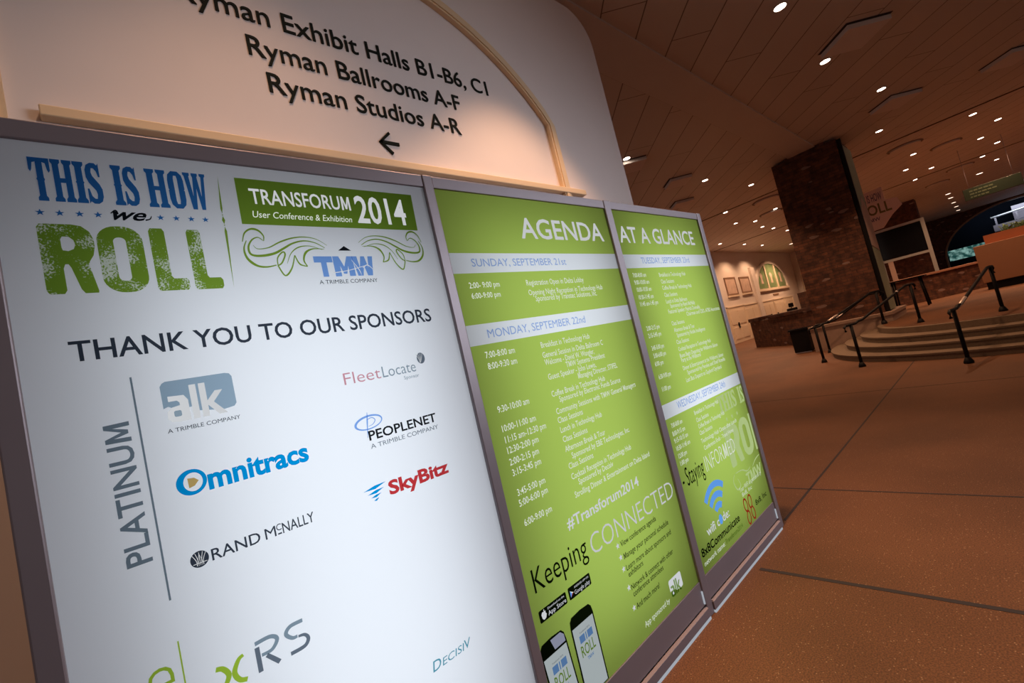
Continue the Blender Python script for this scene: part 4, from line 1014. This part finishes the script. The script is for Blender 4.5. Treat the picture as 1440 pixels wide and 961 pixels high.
# arched lit niche in the far wall
nc = thing('window_2', None, None, (45.0, 8.6, 1.1)); tag(nc, kind='structure')
pts = [(-1.4, 0), (1.4, 0)]+[(1.4*math.cos(PI*i/16), 2.6+1.3*math.sin(PI*i/16)) for i in range(17)]
b = MB(); b.prism(pts, 'x', -.05, -.001, 'white_door'); b.build('pane', nc)
po = [(1.6, 0), (1.6, 2.6)]+[(1.6*math.cos(PI*i/16), 2.6+1.5*math.sin(PI*i/16)) for i in range(1, 16)]+[(-1.6, 2.6), (-1.6, 0)]
pi_ = [(1.4, 0), (1.4, 2.6)]+[(1.4*math.cos(PI*i/16), 2.6+1.3*math.sin(PI*i/16)) for i in range(1, 16)]+[(-1.4, 2.6), (-1.4, 0)]
b = MB(); b.strip(po, pi_, 'x', -.14, -.001, 'white_wall'); b.build('window_frame', nc)

# ================================================================== raised lobby at the right
ct = thing('lobby_counter', 'long brick counter with a wooden top on the raised floor', 'counter', (22.75, 1.50, PZ+.004), math.atan2(-2.2, 2.25))
b = MB(); b.box(0, 4.0, 0, .35, 0, .96, 'brick'); b.build('body', ct)
b = MB(); b.box(-.03, 4.03, -.08, .5, .965, 1.05, 'wood_cap', .01); b.build('countertop', ct)
rc = thing('reception_block', 'plain peach reception block with a black base at the right edge', 'counter', (22.45, -.92, PZ+.004), -PI/2)
b = MB(); b.box(-.02, 4, .02, .9, .255, 1.55, 'peach', .01); b.build('front', rc)
b = MB(); b.box(.04, 4, .06, .85, 0, .25, 'black'); b.build('plinth', rc)
pb = thing('planter_box', 'terracotta planter with pale green foliage on the peach reception block', 'planter', (22.9, -1.95, PZ+1.556))
b = MB(); b.strip([(-.22, -.75), (.22, -.75), (.22, .75), (-.22, .75), (-.22, -.749)], [(-.17, -.70), (.17, -.70), (.17, .70), (-.17, .70), (-.17, -.699)], 'z', 0, .30, 'terracotta'); b.box(-.17, .17, -.7, .7, 0, .22, 'vent_dark'); b.build('box', pb)
b = MB()
random.seed(3)
for k in range(90):
    x, y, z = random.uniform(-.15, .15), random.uniform(-.65, .3), random.uniform(.26, .50); a = random.uniform(0, 6.28); l = random.uniform(.08, .16)
    b.flat([(x, y, .22), (x+.03*math.cos(a), y+.03*math.sin(a), z), (x+l*math.cos(a), y+l*math.sin(a), z+.05), (x+l*.6*math.cos(a+.5), y+l*.6*math.sin(a+.5), z-.04)], [(0, 1, 2, 3)], 'leaf')
b.build('foliage', pb)
ht = thing('high_table', 'black high table standing in front of the brick counter', 'table', (20.6, .95, PZ+.004))
b = MB(); b.box(-.35, .35, -.65, .35, .98, 1.03, 'black', .01); b.build('table_top', ht)
for x, y in ((-.28, -.55), (-.28, .25), (.28, -.55), (.28, .25)):
    b = MB(); b.tube([(x, y, 0), (x*.9, y*.9, .98)], .03, 'black', 8); b.build('leg', ht)

# screen on its stand, and the cut-out logo board above it
tv = thing('screen_stand', 'large dark screen in a pale metal stand behind the counter', 'screen', (25.9, 1.18, PZ+.004))
b = MB(); b.box(-.05, .05, -.76, .76, 2.02, 3.27, 'black_gloss', .01); b.build('screen', tv)
for y in (-.82, .82):
    b = MB(); b.box(-.07, .07, y-.06, y+.06, 0, 3.38, 'truss'); b.build('upright', tv)
for z in (1.95, 3.33):
    b = MB(); b.box(-.06, .06, -.76, .76, z-.05, z+.05, 'truss'); b.build('crossbar', tv)
b = MB(); b.box(-.05, .05, .45, .62, 0, 1.9, 'banner_pink'); b.build('leg_panel', tv)
lb = thing('logo_cutout', 'cut-out pink board with the event logo above the dark screen', 'sign', (25.9, 1.75, 3.92))
b = MB(); b.prism([(-1.05, 0), (.2, .0), (.0, .42), (-.62, .60), (-.82, .95), (-.6, 1.2), (-.05, 1.15), (-.02, 1.75), (.62, 1.78), (.62, 0)][::-1] if False else [(.62, 0), (.62, 1.75), (-.45, 1.82), (-.45, 1.22), (-.85, 1.15), (-.95, .80), (-.55, .50), (-.15, .05)], 'x', -.03, .03, 'logo_board'); b.build('board', lb)
def side_text(t, y0, y1, z, cap, m, parent, name, x=-.034):
    vs, fs, (c0, c1) = text_mesh(t, .02)
    a = min(q[0] for q in vs); c = max(q[0] for q in vs)
    b = MB(); b.flat([(x, y0+(q[0]-a)/(c-a)*(y1-y0), z+(q[1]-c0)/(c1-c0)*cap) for q in vs], fs, m)
    return b.build(name, parent, recalc=False)
side_text('THIS IS HOW', .48, -.38, 1.28, .36, 'logo_blue', lb, 'board_text')
side_text('ROLL', .50, -.60, .70, .46, 'logo_green', lb, 'board_text')
side_text('TMW', .36, -.14, .42, .16, 'logo_blue', lb, 'board_text')
hs = thing('hanging_sign', 'dark green wayfinding sign hung from the ceiling over the raised lobby', 'sign', (26.0, -1.79, 4.0))
b = MB(); b.box(-.05, .05, -.79, .79, 0, .46, 'sign_green', .008); b.build('sign_panel', hs)
for y in (-.6, .6):
    b = MB(); b.tube([(0, y, .46), (0, y, ZC-4.0)], .008, 'grey_metal', 6); b.build('hanger_rod', hs)
b = MB()
random.seed(5)
for z, w in ((.33, .62), (.21, .70), (.09, .52)):
    y = .62
    while y > .62-w:
        k = random.uniform(.05, .13); b.box(-.056, -.051, y-k, y, z-.025, z+.03, 'sign_text'); y -= k+.025
b.build('sign_lettering', hs)
b = MB(); b.box(36.6, 37.6, 1.20, 3.4, 0, ZC, 'brick_far'); tag(b.build('brick_pier'), 'dark brick pier behind the screen stand reaching the ceiling', 'pier')
# far brick wall with the wide arch
AX = 56.4
ac, aw, ah = -3.4, 5.0, 3.55
ptsA = [(ac+aw*math.cos(PI-PI*i/32), 2.35+ah*math.sin(PI*i/32)) for i in range(33)]
b = MB()
for (q0, q1) in zip(ptsA, ptsA[1:]):
    b.prism([(q0[0], q0[1]), (q1[0], q1[1]), (q1[0], ZC), (q0[0], ZC)], 'x', AX, AX+.5, 'brick_far')
b.box(AX, AX+.5, ac+aw, 8, 0, ZC, 'brick_far'); b.box(AX, AX+.5, -14, ac-aw, 0, ZC, 'brick_far')
tag(b.build('wall_right'), kind='structure')
oo = [(ac+(aw+.12)*math.cos(PI*i/32), 2.35+(ah+.12)*math.sin(PI*i/32)) for i in range(33)]; ii = [(ac+aw*math.cos(PI*i/32), 2.35+ah*math.sin(PI*i/32)) for i in range(33)]
b = MB(); b.strip([(ac+aw+.12, 0)]+oo+[(ac-aw-.12, 0)], [(ac+aw, 0)]+ii+[(ac-aw, 0)], 'x', AX-.06, AX-.001, 'poster_frame'); tag(b.build('trim_far_arch'), kind='structure')
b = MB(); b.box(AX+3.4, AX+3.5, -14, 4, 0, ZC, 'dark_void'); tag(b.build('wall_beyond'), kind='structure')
b = MB(); b.box(AX+1.2, AX+1.3, -1.5, 1.55, 2.1, 3.05, 'daylit'); tag(b.build('window_3'), kind='structure')
bl = thing('balcony', 'grey balcony with a white rail seen through the far brick arch', 'balcony', (AX+1.8, -4.5, 4.2))
b = MB(); b.box(-.1, 1.2, -2.5, 2.9, -.5, .05, 'grey_metal'); b.build('slab', bl)
b = MB(); b.tube([(-.05, -2.5, 1.1), (-.05, 2.9, .75)], .08, 'steel', 8); b.build('top_rail', bl)
for k in range(5):
    b = MB(); b.box(-.08, .02, -2.4+k*1.25, -2.28+k*1.25, .05, .75, 'grey_metal'); b.build('baluster', bl)
b = MB(); b.box(.3, .5, -2.4, 1.6, .1, 1.3, 'grey_metal'); b.build('back_wall', bl)

# ================================================================== ceiling fittings
def downlight(x, y, label, group, energy, r=.085, z=ZC, cone=104, lens='lens', lit=True, blend=.5):
    t = thing('recessed_downlight', label, 'ceiling light', (x, y, z), 0, group)
    b = MB(); b.strip([((r+.03)*math.cos(2*PI*i/24), (r+.03)*math.sin(2*PI*i/24)) for i in range(25)], [(r*math.cos(2*PI*i/24), r*math.sin(2*PI*i/24)) for i in range(25)], 'z', -.012, -.001, 'ring')
    b.build('trim_ring', t)
    b = MB(); b.prism([(r*math.cos(2*PI*i/24), r*math.sin(2*PI*i/24)) for i in range(24)], 'z', -.008, -.001, lens); b.build('lens', t)
    if lit:
        d = bpy.data.lights.new('lamp', 'SPOT'); d.energy = energy; d.color = WARM; d.spot_size = R(cone); d.spot_blend = blend; d.shadow_soft_size = .08
        o_ = bpy.data.objects.new('lamp', d); COL.objects.link(o_); o_.parent = t; o_.location = (0, 0, -.03)
    return t
downlight(8.27, -0.04, 'ceiling downlight nearest the camera, at the top edge right of the beam', 'recessed downlights of the hall ceiling', E_ROW*.55)
downlight(11.06, -0.01, 'second ceiling downlight from the camera in the row right of the beam', 'recessed downlights of the hall ceiling', E_ROW)
downlight(14.29, -0.43, 'third ceiling downlight in the row right of the beam, below a square vent', 'recessed downlights of the hall ceiling', E_ROW*1.3)
downlight(17.93, 0.14, 'lone ceiling downlight just right of the brick column top', 'recessed downlights of the hall ceiling', E_ROW*1.3, lit=False)
downlight(15.76, 1.91, 'ceiling downlight set in the end of the pale beam beside the brick column', 'recessed downlights of the hall ceiling', E_ROW*1.3, lit=False)
downlight(10.12, 4.04, 'ceiling downlight peeking out beside the edge of the plaster partition', 'recessed downlights of the hall ceiling', E_ROW)
downlight(14.67, 4.10, 'bright ceiling downlight above the right end of the kiosk', 'recessed downlights of the hall ceiling', E_ROW*1.3)
downlight(17.60, 3.74, 'ceiling downlight between the kiosk and the brick column, nearest below the beam', 'recessed downlights of the hall ceiling', E_ROW*1.3)
downlight(20.13, 5.70, 'ceiling downlight just beyond the dark ceiling groove, nearest the kiosk corner', 'recessed downlights of the hall ceiling', E_ROW*1.1, cone=140)
downlight(23.24, 6.49, 'left of the two ceiling downlights behind the first one past the groove', 'recessed downlights of the hall ceiling', E_ROW*1.1, cone=140)
downlight(24.60, 6.05, 'right of the two ceiling downlights behind the first one past the groove', 'recessed downlights of the hall ceiling', E_ROW*1.1, cone=140)
downlight(26.97, 6.51, 'small ceiling downlight between two brighter ones, left of the brick column', 'recessed downlights of the hall ceiling', E_ROW*1.1, cone=140, lit=False)
downlight(28.76, 6.52, 'ceiling downlight next to the left edge of the brick column, in the cluster', 'recessed downlights of the hall ceiling', E_ROW*1.1, cone=140)
downlight(23.48, 4.77, 'ceiling downlight beside the round vents left of the brick column', 'recessed downlights of the hall ceiling', E_ROW*1.3, lit=False)
downlight(31.41, 6.57, 'ceiling downlight half hidden by the left edge of the brick column', 'recessed downlights of the hall ceiling', E_ROW*1.1, cone=140, lit=False)
downlight(27.43, 9.04, 'low far ceiling downlight just right of the kiosk top corner', 'recessed downlights of the hall ceiling', E_ROW*1.1, cone=140)
downlight(30.90, 8.93, 'far ceiling downlight above the framed posters', 'recessed downlights of the hall ceiling', E_ROW*1.1, cone=140)
downlight(34.23, 8.97, 'dim far ceiling downlight above the arched green window', 'recessed downlights of the hall ceiling', E_ROW*1.1, cone=140)
downlight(38.88, 8.47, 'far ceiling downlight touching the brick column, above the lit niche', 'recessed downlights of the hall ceiling', E_ROW*3.2, cone=140, r=.13, lens='lens_small')
downlight(20.81, -1.79, 'left of the two ceiling downlights past the groove at the right', 'recessed downlights of the hall ceiling', E_ROW*1.3)
downlight(23.08, -2.33, 'right of the two ceiling downlights past the groove at the right', 'recessed downlights of the hall ceiling', E_ROW*1.3)
downlight(25.30, -1.87, 'upper left of the four ceiling downlights along the right edge', 'recessed downlights of the hall ceiling', E_ROW*1.3)
downlight(27.58, -2.30, 'upper right of the four ceiling downlights along the right edge', 'recessed downlights of the hall ceiling', E_ROW*1.3)
downlight(29.82, -1.84, 'lower left of the four ceiling downlights along the right edge', 'recessed downlights of the hall ceiling', E_ROW*1.3)
downlight(32.25, -2.27, 'lower right of the four ceiling downlights along the right edge', 'recessed downlights of the hall ceiling', E_ROW*1.3)
downlight(23.37, -0.11, 'ceiling downlight between the two round vents right of the column', 'recessed downlights of the hall ceiling', E_ROW*1.3)
downlight(26.06, 0.40, 'ceiling downlight above the cut-out logo board', 'recessed downlights of the hall ceiling', E_ROW*1.3, lit=False)
downlight(27.91, -0.28, 'ceiling downlight right of the one above the cut-out logo board', 'recessed downlights of the hall ceiling', E_ROW*1.3)
downlight(29.56, 0.43, 'dim ceiling downlight above the dark screen', 'recessed downlights of the hall ceiling', E_ROW*1.3, lit=False)
downlight(35.19, -1.63, 'ceiling downlight over the dark green hanging sign', 'recessed downlights of the hall ceiling', E_ROW*1.3, r=.13, lens='lens_small')
downlight(39.77, -0.15, 'first and topmost of the five far downlights in a line', 'recessed downlights of the hall ceiling', E_ROW*3.2, r=.13, lens='lens_small')
downlight(42.48, -0.12, 'second from the top of the five far downlights in a line', 'recessed downlights of the hall ceiling', E_ROW*3.2, lit=False, r=.13, lens='lens_small')
downlight(46.17, -0.08, 'middle one of the five far downlights in a line', 'recessed downlights of the hall ceiling', E_ROW*3.2, r=.13, lens='lens_small')
downlight(49.79, -0.05, 'fourth from the top of the five far downlights in a line', 'recessed downlights of the hall ceiling', E_ROW*3.2, lit=False, r=.13, lens='lens_small')
downlight(53.59, 0.02, 'last and lowest of the five far downlights in a line', 'recessed downlights of the hall ceiling', E_ROW*3.2, lit=False, r=.13, lens='lens_small')

# two of the same row stand out of the frame, above the sign wall
downlight(3.0, -.07, 'recessed downlight washing the sign wall, right of the two above the kiosk', None, E_WALL, cone=72, blend=.4)
downlight(.9, -.07, 'recessed downlight washing the sign wall, left of the two above the kiosk', None, E_WALL*.62, cone=82, blend=.9)
def vent(x, y, label, s=.62, rz=R(45), kind=0):
    t = thing('ceiling_vent', label, 'vent', (x, y, ZC), rz)
    if kind == 0:
        b = MB(); b.box(-s/2, s/2, -s/2, s/2, -.004, -.001, 'vent_dark'); b.build('gap', t)
        b = MB(); b.box(-s/2+.055, s/2, -s/2, s/2-.055, -.09, -.005, 'plaster', .006); b.build('plate', t)
    else:
        b = MB(); b.strip([(s*.5*math.cos(2*PI*i/24), s*.5*math.sin(2*PI*i/24)) for i in range(25)], [(s*.455*math.cos(2*PI*i/24), s*.42*math.sin(2*PI*i/24)) for i in range(25)], 'z', -.02, -.001, 'vent_ring'); b.build('gap', t)
        b = MB(); b.prism([(s*.45*math.cos(2*PI*i/24), s*.41*math.sin(2*PI*i/24)) for i in range(24)], 'z', -.06, -.001, 'beam'); b.build('plate', t)
vent(10.62, -0.55, 'square ceiling vent nearest the camera, between the two nearest downlights', 0.80, R(45), 0)
vent(15.64, -0.51, 'square ceiling vent beside the third downlight right of the beam', 0.80, R(45), 0)
vent(16.42, -2.56, 'square ceiling vent cut by the right edge of the view', 0.80, R(45), 0)
vent(13.44, 4.42, 'square ceiling vent above the third kiosk panel', 0.70, R(45), 0)
vent(10.55, 4.22, 'square ceiling vent half hidden by the partition edge', 0.70, R(45), 0)
vent(15.86, 5.53, 'square ceiling vent just above the top rail of the kiosk', 0.70, R(45), 0)
vent(21.45, -0.07, 'left of the two round ceiling vents right of the brick column', 1.00, R(45), 1)
vent(23.90, -0.99, 'right of the two round ceiling vents right of the brick column', 0.90, R(45), 1)
vent(30.61, -1.08, 'round ceiling vent left of the green hanging sign lights', 1.00, R(45), 1)
vent(33.46, -0.09, 'far round ceiling vent above the dark screen', 1.00, R(45), 1)
vent(20.94, 4.32, 'round ceiling vent left of the brick column, upper one', 1.10, R(45), 1)
vent(23.98, 5.12, 'round ceiling vent left of the brick column, lower one', 1.00, R(45), 1)
